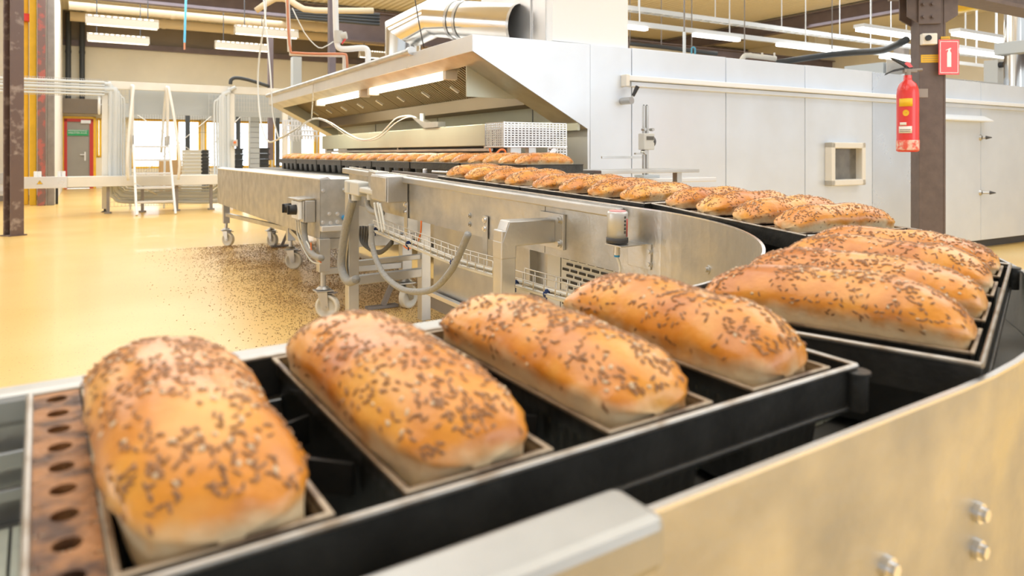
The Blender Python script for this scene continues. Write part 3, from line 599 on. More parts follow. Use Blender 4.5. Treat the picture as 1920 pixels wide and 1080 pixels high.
for kk in (0.0, 0.62, 0.72):
    m = dt.mb(); p = dpts[0].lerp(dpts[1], kk); d_ = (dpts[1] - dpts[0]).normalized(); m.cyl(p - d_ * 0.012, p + d_ * 0.012, 0.160, n=32, caps=False); m.build('joint_ring', 'steel', dt.o)
m = dt.mb(); m.cyl(dpts[3], dpts[3] + Vector((0, 0, 0.02)), 0.175, n=32); m.build('joint_ring', 'steel', dt.o)
m = dt.mb(); m.box((-0.33, dpts[0].y - 0.18, dpts[0].z - 0.18), (-0.319, dpts[0].y + 0.18, dpts[0].z + 0.18)); m.build('wall_plate', 'steel_light', dt.o)

# ================================================================== CURVED DISCHARGE TABLE (frame FC)
GC = (0.05, 1.125); RI, RO, GR = 0.785, 1.20, -0.012
def path(R, q0, p_start, q_end, n=28, p_str=None):
    pts = [(p_start, q0)]
    for i in range(n + 1):
        a = -pi / 2 + (pi / 2) * i / n; pts.append((GC[0] + R * cos(a), GC[1] + R * sin(a)))
    pts.append((GC[0] + R, q_end)); return pts
def wall_strip(mb, pts, r0, r1, th_):
    rows = []
    for i, p in enumerate(pts):
        a = Vector(pts[max(i - 1, 0)]); b = Vector(pts[min(i + 1, len(pts) - 1)]); d = (b - a).normalized(); nn = Vector((-d.y, d.x)) * th_ / 2; v = Vector(p)
        rows.append([Vector((*(v + nn), r0)), Vector((*(v + nn), r1)), Vector((*(v - nn), r1)), Vector((*(v - nn), r0))])
    mb.rings(rows, smooth=False); return mb
tbl = Thing('curved_conveyor_table', 'stainless conveyor table turning a quarter circle from the oven to the camera', 'conveyor', FC, (0, 0, -0.11))
rb = on_p(860, 432, RI + GC[0]).z; rb2 = on_p(1143, 506, RI + GC[0]).z
inner = path(RI, GC[1] - RI, -1.5, 3.55); outer = path(RO, GC[1] - RO, -0.36, 2.42)
outer_near = [(-1.5, -0.048), (-0.36, -0.052)]
wall_strip(tbl.mb(), inner, min(rb, rb2), GR, 0.004).build('inner_guard', 'steel_worn', tbl.o)
wall_strip(tbl.mb(), inner, GR, GR + 0.0035, 0.006).build('guard_edge', 'edge', tbl.o)
wall_strip(tbl.mb(), outer_near[:1] + outer, -0.34, GR, 0.004).build('outer_guard', 'steel_worn', tbl.o)
wall_strip(tbl.mb(), [(-0.38, -0.06)] + outer, GR, GR + 0.003, 0.006).build('guard_edge', 'edge', tbl.o)
# bed
def bed_rows(r0, r1, w0, w1, z):
    rows = []
    for (a, b) in zip(path(r0, GC[1] - r0, -1.5, 2.72), path(r1, GC[1] - r1, -1.5, 2.72)): rows.append([Vector((*a, z)), Vector((*b, z)), Vector((*b, z - 0.012)), Vector((*a, z - 0.012))])
    return rows
tbl.mb().rings(bed_rows(RI + 0.003, RO - 0.003, 0, 0, -0.112), smooth=False).build('bed', 'belt', tbl.o)
m = tbl.mb(); k = 0
def centre(sarc, off=0.0):           # position along the mid line, s=0 where the arc begins
    R = (RI + RO) / 2 + off; La = R * pi / 2
    if sarc < 0: return Vector((GC[0] + sarc, GC[1] - R)), 0.0
    if sarc < La: a = sarc / R; return Vector((GC[0] + R * sin(a), GC[1] - R * cos(a))), a
    return Vector((GC[0] + R, GC[1] + sarc - La)), pi / 2
s_ = -1.5
while s_ < 2.9:
    c, a = centre(s_); d = Vector((cos(a), sin(a), 0)); c3 = Vector((c.x, c.y, -0.108))
    m.bar(c3, c3 + d * (0.034 if s_ > -0.62 else 0.016), 0.085 if s_ > -0.62 else 0.36, 0.006); s_ += 0.039 if s_ > -0.62 else 0.0185
so = m.build('chain_slat', 'slat', tbl.o); so['kind'] = 'stuff'
# near rails (box profiles on top of the guards)
m = tbl.mb(); m.box((-1.5, 0.332, -0.030), (-0.16, 0.362, -0.002)); m.build('rail', 'rail', tbl.o, 0.006)
m = tbl.mb(); m.box((-1.5, 0.318, -0.060), (0.0, 0.322, -0.045)); m.box((-1.5, 0.316, -0.085), (0.0, 0.322, -0.075)); m.build('inner_lip', 'steel', tbl.o, 0.001)
m = tbl.mb(); m.box((-1.5, -0.096, -0.036), (-0.345, -0.050, -0.002)); m.build('rail', 'rail', tbl.o, 0.007)
# straight rail on the far run
m = tbl.mb(); qa = on_p(1172, 392, RI + GC[0]).y; m.box((RI + GC[0] - 0.034, qa, GR - 0.034), (RI + GC[0] - 0.002, 3.58, GR - 0.004)); m.build('rail', 'steel', tbl.o, 0.005)
m = tbl.mb(); qj = on_p(1023, 420, RI + GC[0]).y
m.box((RI + GC[0] - 0.003, qj - 0.001, rb), (RI + GC[0] - 0.0015, qj + 0.001, GR - 0.03)); m.build('panel_joint', 'grey_post', tbl.o)
# bolts on the guards
def near_pt(px, py, q=-0.079): return on_q(px, py, q)
for px, py in ((1838, 962), (1836, 1031), (1667, 1066)):
    c = near_pt(px, py); m = tbl.mb(); bolt(m, (c.x, -0.078, c.z), (1, -1), 0.0065, 0.008); m.build('bolt', 'edge', tbl.o)
pi_ = RI + GC[0]
for px, py in ((1043, 441), (1043, 461), (880, 404), (880, 420), (1218, 472), (1218, 496), (910, 417), (1330, 506)):
    c = on_p(px, py, pi_ - 0.004) if px < 1150 else None
    if c is None:                                 # on the arc: find the wall point
        best = None
        for i in range(200):
            a = (pi / 2) * i / 199; w_ = FC @ Vector((GC[0] + (RI - 0.003) * sin(a), GC[1] - (RI - 0.003) * cos(a), 0)); X = 960 + F_PX * w_.x / w_.y
            if i > 60 and (best is None or abs(X - px) < best[0]): best = (abs(X - px), a, w_.y)
        a = best[1]; zz_ = 1.05 - (py - HOR) / F_PX * best[2]; b0 = FCi @ Vector(((px - 960) / F_PX * best[2], best[2], zz_))
        d = Vector((-sin(a), cos(a), 0)); c = Vector((GC[0] + (RI - 0.003) * sin(a), GC[1] - (RI - 0.003) * cos(a), b0.z))
    else: d = Vector((-1, 0, 0))
    m = tbl.mb(); m.cyl(c - d * 0.002, c + d * 0.002, 0.0115); m.cyl(c, c + d * 0.008, 0.007, n=6); m.build('bolt', 'steel', tbl.o)
# supports: world-vertical legs, built in FC via world points
def wbar(name, mat, wp1, wp2, w_, d_, up=(0, 0, 1), parent=tbl, bev=0.003):
    m = parent.mb(); a, b = FCi @ Vector(wp1), FCi @ Vector(wp2); m.bar(a, b, w_, d_, FCi.to_3x3() @ Vector(up)); return m.build(name, mat, parent.o, bev)
def floor_under(v, z=0.0): return Vector((v.x, v.y, z))
legA = cw(*on_p(660, 400, pi_ - 0.03)); vdir = Vector((_v.x, _v.y, 0)).normalized(); udir = Vector((_u.x, _u.y, 0)).normalized()
wbar('leg', 'steel', (legA.x, legA.y, 0.02), (legA.x, legA.y, 0.90), 0.06, 0.06, vdir)
legB = legA + udir * 0.47 + vdir * 0.05
wbar('leg', 'steel', (legB.x, legB.y, 0.06), (legB.x, legB.y, 0.72), 0.06, 0.06, vdir)
wbar('cross_bar', 'steel', (legA.x, legA.y, 0.345), (legB.x, legB.y, 0.345), 0.05, 0.05)
wbar('cross_bar', 'steel', (legA.x, legA.y, 0.44), (legB.x, legB.y, 0.44), 0.03, 0.03)
m = tbl.mb(); f_ = FCi @ Vector((legB.x, legB.y, 0.0)); f2 = FCi @ Vector((legB.x, legB.y, 0.08)); m.cyl(f_, f2, 0.01); m.cyl(f_, f_.lerp(f2, 0.2), 0.035, 0.02); m.build('levelling_foot', 'steel', tbl.o)
# second frame further along and near ones hidden
for (p_, q_) in ((pi_ + 0.03, 0.95), (RO + GC[0] - 0.02, 1.3), (RO + GC[0] - 0.02, 2.3), (-0.9, 0.33), (-0.9, -0.02)):
    t0 = cw(p_, q_, -0.13); wbar('leg', 'steel', (t0.x, t0.y, 0.0), (t0.x, t0.y, t0.z), 0.05, 0.05, vdir)
# narrow hanger straps on the panel
for px, y0, y1 in ((762, 378, 440), (911, 405, 488)):
    a = on_p(px, y0, pi_ - 0.006); b = on_p(px, y1, pi_ - 0.006); m = tbl.mb(); m.box((a.x - 0.004, a.y - 0.018, b.z), (a.x, a.y + 0.018, a.z)); o = m.build('hanger', 'steel', tbl.o, 0.001)
    m = tbl.mb(); bolt(m, (a.x - 0.004, a.y, a.z - 0.015), (0, -1), 0.008, 0.01); bolt(m, (a.x - 0.004, a.y, a.z - 0.05), (0, -1), 0.008, 0.01); m.build('bolt', 'edge', o)
# bent bracket leg
PB = pi_ - 0.20
a = on_p(930, 440, PB); b = on_p(1008, 420, pi_ - 0.01)
top = on_p(946, 413, PB).z; yb = on_p(946, 440, PB).y; ye = b.y
m = tbl.mb()
m.bar((PB, yb, -0.75), (PB, yb, top - 0.03), 0.056, 0.056, (0, 1, 0)); lg = m.build('bracket_leg', 'steel', tbl.o, 0.004)
m = tbl.mb(); hz = on_p(1000, 412, pi_ - 0.03).z; lz = on_p(1000, 448, pi_ - 0.03).z
m.prism([(PB - 0.029, top - 0.07), (PB + 0.0, top), (pi_ - 0.012, top - 0.005), (pi_ - 0.012, lz), (PB + 0.029, lz), (PB + 0.029, lz - 0.04), (PB - 0.029, lz - 0.04)], 1, yb - 0.029, yb + 0.029)
br = m.build('bracket_arm', 'steel', tbl.o, 0.004)
m = tbl.mb(); m.box((pi_ - 0.014, yb - 0.075, lz - 0.02), (pi_ - 0.003, yb + 0.06, top + 0.015)); pl = m.build('bracket_plate', 'steel', tbl.o, 0.001)
for zz_ in (top - 0.005, lz):
    m = tbl.mb(); bolt(m, (pi_ - 0.014, yb - 0.055, zz_), (0, -1), 0.010, 0.012); m.build('bolt', 'steel', pl)
# lower skirt behind the legs
PS = RO + GC[0]
qe = on_p(814, 480, PS).y
m = tbl.mb(); m.box((PS - 0.003, 1.02, -0.74), (PS + 0.003, qe, -0.12)); m.build('outer_skirt', 'steel', tbl.o)
m = tbl.mb(); m.box((PS - 0.02, 1.3, -0.82), (PS + 0.0, qe, -0.74)); m.build('skirt_base', 'grey_post', tbl.o)
m = tbl.mb(); m.box((PS - 0.05, 1.3, -0.74), (PS - 0.02, qe, -0.715)); m.build('base_rail', 'edge', tbl.o, 0.002)
# slotted white cabinet standing beneath
a = on_p(1026, 487, PS - 0.06); b = on_p(1052, 490, PS - 0.06); c = on_p(1128, 500, PS - 0.06)
sc_ = Thing('slotted_cabinet', 'white cabinet with slotted vent face beneath the curved conveyor panel', 'cabinet', FC, (PS - 0.02, c.y, -0.75))
y0_, y1_, yj = c.y - 0.25, a.y, b.y
sc_.mb().box((PS - 0.06, y0_, -0.77), (PS - 0.01, y1_, -0.14)).build('body', 'white', sc_.o, 0.003)
m = sc_.mb()
for i in range(18):
    for j in range(9):
        zc = -0.175 - i * 0.024; yc = yj - 0.035 - j * 0.055 - (0.027 if i % 2 else 0)
        m.box((PS - 0.064, yc - 0.02, zc - 0.005), (PS - 0.0595, yc + 0.02, zc + 0.005))
m.build('vent_slots', 'black', sc_.o)
m = sc_.mb(); m.box((PS - 0.0615, yj - 0.002, -0.75), (PS - 0.0595, yj + 0.002, -0.15)); m.build('door_seam', 'dark', sc_.o)

# lubricator canister
LP = pi_ - 0.07
a = on_p(1158, 396, LP); b = on_p(1158, 455, LP)
lub = Thing('lubricator_canister', 'small silver lubricator canister on the side of the conveyor panel', 'canister', FC, (LP, a.y, b.z))
lr = 0.0305; hgt = a.z - b.z
m = MB(); m.lathe((0, 0, 0), [(lr, 0.014), (lr, hgt - 0.006), (lr * 0.95, hgt - 0.001), (lr * 0.86, hgt), (0, hgt - 0.001)], 28); m.build('canister', 'canister', lub.o)
MB().lathe((0, 0, 0), [(0, 0.0), (lr * 1.06, 0.001), (lr * 1.06, 0.015), (lr, 0.016)], 28).build('base_ring', 'dark', lub.o)
MB().lathe((0, 0, 0), [(lr * 0.80, hgt - 0.004), (lr * 0.82, hgt + 0.002), (0, hgt + 0.002)], 28).build('cap', pm('pale_red_cap', (0.75, 0.35, 0.35), 0.5), lub.o)
m = MB(); m.box((-0.03, -0.05, -0.006), (0.066, 0.02, -0.002)); m.box((0.062, -0.075, -0.075), (0.068, 0.02, 0.0)); m.build('bracket', 'steel', lub.o, 0.001)
m = MB(); m.cyl((0, 0, 0), (0, 0, -0.03), 0.009); m.cyl((0, 0, -0.03), (0, 0, -0.036), 0.010); m.build('nozzle', 'wire', lub.o)
MB().cyl((0, 0, -0.036), (0, 0, -0.042), 0.0085).build('nozzle_ring', 'blue', lub.o)
m = MB(); m.tube([(0, 0, -0.04), (0.01, -0.005, -0.08), (0.0, 0, -0.13), (0.03, -0.01, -0.2)], 0.004); m.build('grease_tube', 'cable', lub.o)
m = MB(); rr_ = lr * 1.004
for k in range(5):
    z_ = 0.03 + k * 0.011
    m.rings([[Vector(((rr_ + o_) * cos(radians(a_)), (rr_ + o_) * sin(radians(a_)), z)) for o_, z in ((0, z_), (0, z_ + 0.007), (.0006, z_ + 0.007), (.0006, z_))] for a_ in (-92, -86, -80)])
m.build('lettering_marks', 'dark', lub.o)
m = MB(); m.rings([[Vector(((rr_ + o_) * cos(radians(a_)), (rr_ + o_) * sin(radians(a_)), z)) for o_, z in ((0, 0.02), (0, hgt - 0.02), (.0006, hgt - .02), (.0006, 0.02))] for a_ in (-72, -66, -60)]); m.build('red_stripe', 'red', lub.o)

# wire cable basket
def basket(name, label, pts):
    o0 = pts[0]; T = Thing(name, label, 'cable tray', FC, o0.to_tuple(), 0, 'wire cable baskets'); m = T.mb(); wx = 0.05
    rails = [(0, 0), (wx, 0), (0, 0.05), (wx, 0.05), (wx / 2, 0), (0, 0.025)]
    for i in range(len(pts) - 1):
        for dx, dz in rails: m.cyl(pts[i] + Vector((dx, 0, dz)), pts[i + 1] + Vector((dx, 0, dz)), 0.0022, n=6)
    L = sum((pts[i + 1] - pts[i]).length for i in range(len(pts) - 1)); n = int(L / 0.06)
    for k in range(n + 1):
        d = L * k / n; i = 0
        while i < len(pts) - 2 and d > (pts[i + 1] - pts[i]).length: d -= (pts[i + 1] - pts[i]).length; i += 1
        c = pts[i].lerp(pts[i + 1], d / (pts[i + 1] - pts[i]).length)
        m.tube([c + Vector((0, 0, 0.05)), c, c + Vector((wx, 0, 0)), c + Vector((wx, 0, 0.05))], 0.0022, 6, 0)
    m.build('wire_basket', 'wire', T.o)
    for k, (dx, dz, r) in enumerate(((0.012, -0.006, 0.008), (0.03, 0.012, 0.006), (0.02, 0.012, 0.005))):
        T.mb().tube([p + Vector((dx, 0, dz)) for p in pts], r, 8, 3).build('cable', 'cable', T.o)
    n2 = max(2, int(L / 0.22))
    for k in range(n2):
        c = pts[0].lerp(pts[-1], (k + 0.5) / n2) if len(pts) == 2 else pts[min(k * (len(pts) - 1) // n2, len(pts) - 1)]
        m = T.mb(); m.lathe(c + Vector((0.01, 0, 0)), [(0.012, -0.003), (0.015, 0), (0.012, 0.003)], 12, 1); m.cyl(c + Vector((0.01, 0, -0.012)), c + Vector((0.01, 0, -0.028)), 0.003, n=6); m.build('cable_tie', 'navy', T.o)
PT = pi_ - 0.13
basket('cable_basket', 'wire cable basket running below the conveyor panel left of the bent bracket', [on_p(x_, y_, PT) for x_, y_ in ((700, 432), (762, 458), (845, 492), (924, 516))])
basket('cable_basket', 'wire cable basket below the panel right of the bent bracket', [on_p(x_, y_, PT) for x_, y_ in ((962, 533), (1020, 551), (1110, 575))])
# junction box group at the upstream end of the panel
PJ = pi_ - 0.06
a = on_p(714, 326, PJ); b = on_p(745, 380, PJ)
jb = Thing('control_box', 'stainless control box on the left end of the conveyor panel', 'control box', FC, (pi_ - 0.01, a.y, b.z))
jb.mb().box((pi_ - 0.11, b.y, b.z), (pi_ - 0.005, a.y, a.z)).build('housing', 'steel', jb.o, 0.004)
m = jb.mb(); m.box((pi_ - 0.117, b.y + 0.006, b.z + 0.006), (pi_ - 0.110, a.y - 0.006, a.z - 0.006)); lid = m.build('lid', 'steel_worn', jb.o, 0.002)
m = jb.mb(); m.box((pi_ - 0.09, a.y - 0.002, b.z - 0.0), (pi_ - 0.02, a.y + 0.09, a.z + 0.01)); m.build('side_face', 'steel_worn', jb.o, 0.002)
m = jb.mb(); m.box((pi_ - 0.093, a.y + 0.02, a.z - 0.02), (pi_ - 0.09, a.y + 0.04, a.z + 0.0)); m.build('tag_plate', 'white', jb.o)
for (x0, x1, y0, y1, lab) in ((655, 682, 337, 368, 'grey plug housing above the thick hose at the panel end'), (683, 708, 350, 366, 'grey right angle plug beside the plug housing')):
    a = on_p(x0, y0, PJ - 0.03); b = on_p(x1, y1, PJ - 0.03)
    T = Thing('cable_plug', lab, 'plug', FC, (PJ - 0.03, a.y, b.z))
    T.mb().box((PJ - 0.06, b.y, b.z), (PJ + 0.01, a.y, a.z)).build('housing', 'plastic', T.o, 0.008)
    m = T.mb(); m.cyl((PJ - 0.03, (a.y + b.y) / 2, b.z), (PJ - 0.03, (a.y + b.y) / 2, b.z - 0.03), 0.026 if x0 < 660 else 0.02, n=12); m.build('gland_nut', 'plastic', T.o, 0.002)
    if x0 < 660: T.mb().box((PJ - 0.063, a.y - 0.08, b.z + 0.01), (PJ - 0.058, a.y - 0.055, a.z - 0.01)).build('latch', 'grey_machine', T.o)
def hose(name, label, pts, r, mat, P, group=None, n=8):
    if callable(P): pp = [P(*q) for q in pts]
    else: pp = [on_p(x_, y_, P) for x_, y_ in pts]
    m = MB(pp[0]); m.tube(pp, r, n, 5); return tag(m.build(name, mat, None, 0, FC if not callable(P) else FO), label, 'hose' if r > 0.01 else 'cable', group)
hose('grey_hose', 'thick grey hose dropping from the plug housing behind the table leg', [(662, 374), (655, 400), (646, 440), (640, 490), (644, 515), (654, 528), (668, 524)], 0.024, 'hose', PJ - 0.03)
hose('grey_hose', 'short grey hose curving right from the right angle plug', [(688, 372), (690, 388), (700, 397), (716, 400)], 0.016, 'hose', PJ - 0.03)
hose('grey_hose', 'grey hose hanging in a deep loop under the cable basket', [(696, 420), (697, 450), (703, 480), (720, 515), (750, 540), (782, 547), (815, 540), (845, 508), (862, 475), (878, 438)], 0.0135, 'hose', PT - 0.04)
for k, (pts, lab) in enumerate((([(702, 380), (704, 395), (708, 412), (712, 432)], 'pale cable from the control box into the basket, left one'), ([(708, 380), (711, 396), (714, 414), (718, 436)], 'pale cable from the control box into the basket, middle one'), ([(712, 382), (716, 398), (720, 420), (722, 432)], 'pale cable from the control box into the basket, right one'))):
    hose('pale_cable', lab, pts, 0.006, 'cable', PT, 'pale cables at the control box')
for k in range(4):
    hose('black_cable', 'black cable, %s from the left in the bundle sagging under the conveyor panel' % ORD[k], [(676 + k * 5, 424), (676 + k * 4, 450 + k * 3), (690 + k * 3, 466 + k * 2), (715, 470 + k * 1.5), (736, 450 + k * 2)], 0.007, 'cable_dark', PT + 0.10, 'black cables under the panel')
hose('orange_cable', 'thin orange cable hanging behind the wire basket', [(790, 414), (788, 440), (778, 460), (765, 466), (757, 461)], 0.004, 'orange', PT + 0.08)
# ring of upstream side plates
m = MB((1.02, 2.75, -0.07)); a = c2o
g0, g1 = on_q(768, 303, 3.05), on_q(838, 323, 2.72)
m = MB((0.9, 2.75, -0.10)); m.bar((0.90, 3.10, -0.045), (1.02, 2.56, -0.045), 0.008, 0.075); ep = m.build('feed_plate', 'grey_post', None, 0.001, FC); tag(ep, 'dark upright feed plate at the upstream end of the conveyor table', 'plate')
m = MB((1.02, 2.9, 0)); m.cyl((0.99, 2.82, 0.0), (1.06, 2.70, 0.0), 0.006); m.cyl((0.97, 2.86, -0.02), (0.97, 2.86, 0.012), 0.012); tag(m.build('locking_handle', 'edge', None, 0, FC), 'small bright locking handle above the feed plate', 'handle')

# ------------------------------------------------------------------ loaves
def loaf_mesh(seed, nseeds):
    rnd = random.Random(seed); L, Wd, H = 0.297 + rnd.uniform(-.004, .003), 0.0565, 0.0515 + rnd.uniform(-.004, .004)
    nu, nv = 56, 44; bm = bmesh.new(); off = Vector((seed * 3.1, seed * 1.7, seed)); lean = rnd.uniform(-.006, .006)
    def surf(u, a):       # u -1..1, a 0..2pi
        n_e = 6.5 - 2.6 * max(0, sin(a)); e = max(0.0, 1 - abs(u) ** n_e) ** (1 / (n_e * 0.66)); eh = max(0.0, 1 - abs(u) ** 3.2) ** (1 / 2.2)
        ca, sa = cos(a), sin(a)
        if sa >= 0:
            x = math.copysign(abs(ca) ** 0.88, ca) * Wd * e; z = (sa ** 0.86) * H * eh + 0.004
            k_ = min(1.0, sa / 0.38); k_ = k_ * k_ * (3 - 2 * k_); x *= (0.885 + 0.115 * k_) * (1.0 + 0.045 * math.sin(min(1, sa) * pi)); y = u * L / 2 * (0.975 + 0.025 * k_)
        else:
            x = math.copysign(abs(ca) ** 0.5, ca) * (Wd * 0.885 - 0.0085 * min(1, -sa * 2)) * (0.35 + 0.65 * e) * (1 if e > 0 else 0); z = -(abs(sa) ** 0.6) * 0.05 * (1 if e > .3 else e / .3) + 0.004; y = u * (L / 2 * 0.975 - 0.007 * min(1, -sa * 2))
        x += lean * max(0, z) / H
        p = Vector((x, y, z)); nrm = Vector((ca, 0.35 * u * abs(u), sa)).normalized()
        d = noise.noise(p * 16 + off) * 0.0045 + noise.noise(p * 45 + off) * 0.0014
        if sa < 0: d *= 0.4
        if 0.006 <= z < 0.024: d += (noise.noise(p * 80 + off) + 0.2) * 0.0028
        return p + nrm * d, nrm
    us = [-math.cos(pi * i / nu) for i in range(nu + 1)]; rows = []
    us = [math.copysign(abs(u) ** 0.9, u) for u in us]
    for u in us: rows.append([bm.verts.new(surf(max(-.9999, min(.9999, u)), 2 * pi * (j + .5) / nv)[0]) for j in range(nv)])
    for i in range(nu):
        for j in range(nv):
            f = bm.faces.new((rows[i][j], rows[i][(j + 1) % nv], rows[i + 1][(j + 1) % nv], rows[i + 1][j])); f.smooth = True
    for r in (rows[0], rows[-1]):
        c = sum((v.co for v in r), Vector()) / nv; cv = bm.verts.new(c)
        for j in range(nv):
            f = bm.faces.new((r[j], r[(j + 1) % nv], cv)); f.smooth = True
    bmesh.ops.recalc_face_normals(bm, faces=bm.faces); me = bpy.data.meshes.new('loaf'); bm.to_mesh(me); bm.free(); me.materials.append(M['crust'])
    sb = bmesh.new(); made = 0
    while made < nseeds:
        u = rnd.uniform(-0.97, 0.97); a = rnd.gauss(pi / 2, 0.75)
        if not 0.12 < a < pi - 0.12: continue
        if noise.noise(Vector((u * 3, a * 2, seed))) < rnd.uniform(-0.45, 0.25): continue
        p, _ = surf(u, a); p1_, _ = surf(min(.99, u + .01), a); p2_, _ = surf(u, a + .02)
        n_ = ((p1_ - p).cross(p2_ - p)).normalized()
        if n_.z < -0.2: n_ = -n_
        if n_.dot(Vector((cos(a), 0, sin(a)))) < 0: n_ = -n_
        ang = rnd.gauss(0, 0.9); t1 = (p1_ - p).normalized(); t2 = n_.cross(t1); d = t1 * cos(ang) + t2 * sin(ang); e = n_.cross(d)
        ln, wd_ = rnd.uniform(.0028, .0042), rnd.uniform(.0009, .0013); c = p + n_ * 0.0005; mi = 1 if rnd.random() < 0.10 else 0
        if mi: ln *= 0.75; wd_ *= 1.3
        vs = [sb.verts.new(v) for v in (c - d * ln, c - d * ln * .4 + e * wd_, c + d * ln * .4 + e * wd_ * .9, c + d * ln, c + d * ln * .4 - e * wd_, c - d * ln * .4 - e * wd_, c + n_ * wd_ * 0.9 - d * ln * .35, c + n_ * wd_ * 0.9 + d * ln * .35)]
        for q in ((0, 1, 6), (1, 2, 7, 6), (2, 3, 7), (3, 4, 7), (4, 5, 6, 7), (5, 0, 6)):
            f = sb.faces.new([vs[i] for i in q]); f.smooth = True; f.material_index = mi
        made += 1
    bmesh.ops.recalc_face_normals(sb, faces=sb.faces)
    ms = bpy.data.meshes.new('seeds'); sb.to_mesh(ms); sb.free(); ms.materials.append(M['seed']); ms.materials.append(M['seed_pale']); return me, ms
LM = [loaf_mesh(k + 1, 680) for k in range(6)]
LMF = [loaf_mesh(k + 20, 420) for k in range(3)]
def place_loaf(mat, label, group, var, flip=False, near=True):
    me, ms = (LM if near else LMF)[var]
    o = bpy.data.objects.new('seeded_loaf', me); C.objects.link(o); o.matrix_world = mat @ (Matrix.Rotation(pi if flip and not near else 0, 4, 'Z'))
    tag(o, label, 'loaf', group)
    s = bpy.data.objects.new('seeds', ms); C.objects.link(s); s.parent = o; s['kind'] = 'stuff'; return o
# ------------------------------------------------------------------ strapped baking tins
TX = [-0.085, -0.248, -0.411, -0.568]; TW = 0.113; TY0, TY1 = 0.004, 0.306; TD = 0.100
def tin_mesh(detail=True):
    bm = MB(); t = 0.0012; hw, y0, y1 = TW / 2, TY0, TY1; tp = 0.008; n = 15 if detail else 5
    def outline(ins, z, ridge):
        pts = []
        def side(a, b, k, nx):
            for i in range(k):
                f = i / k; p = Vector((a[0] + (b[0] - a[0]) * f, a[1] + (b[1] - a[1]) * f)); r = ridge if (i % 2 and 0 < i) else 0
                pts.append((p.x + nx[0] * r, p.y + nx[1] * r, z))
        side((-hw + ins, y0 + ins), (hw - ins, y0 + ins), n, (0, 1)); side((hw - ins, y0 + ins), (hw - ins, y1 - ins), n * 3, (-1, 0))
        side((hw - ins, y1 - ins), (-hw + ins, y1 - ins), n, (0, -1)); side((-hw + ins, y1 - ins), (-hw + ins, y0 + ins), n * 3, (1, 0)); return pts
    rd = 0.0022 if detail else 0.0
    rows = [outline(0.004, 0, 0), outline(0.004, -0.014, 0), outline(0.0055, -0.018, rd), outline(tp + 0.004, -TD + 0.006, rd), outline(tp + 0.008, -TD, 0)]
    rows2 = [outline(0.006, 0, 0), outline(0.0075, -0.018, 0), outline(tp + 0.009, -TD + 0.003, 0)]
    bm.rings([[Vector(v) for v in r] for r in rows[::-1]], cap=False); bm.mi = 1; bm.rings([[Vector(v) for v in r] for r in rows2], cap=False); bm.mi = 0
    bm.poly([Vector(v) for v in rows[-1]], [tuple(range(len(rows[-1])))]); bm.poly([Vector(v) for v in rows2[-1]], [tuple(range(len(rows2[-1])))])
    return bm
def frame_ring(mb, x0, x1, y0, y1, wd_, z0, z1):
    mb.box((x0, y0, z0), (x1, y0 + wd_, z1)); mb.box((x0, y1 - wd_, z0), (x1, y1, z1)); mb.box((x0, y0 + wd_, z0), (x0 + wd_, y1 - wd_, z1)); mb.box((x1 - wd_, y0 + wd_, z0), (x1, y1 - wd_, z1)); return mb
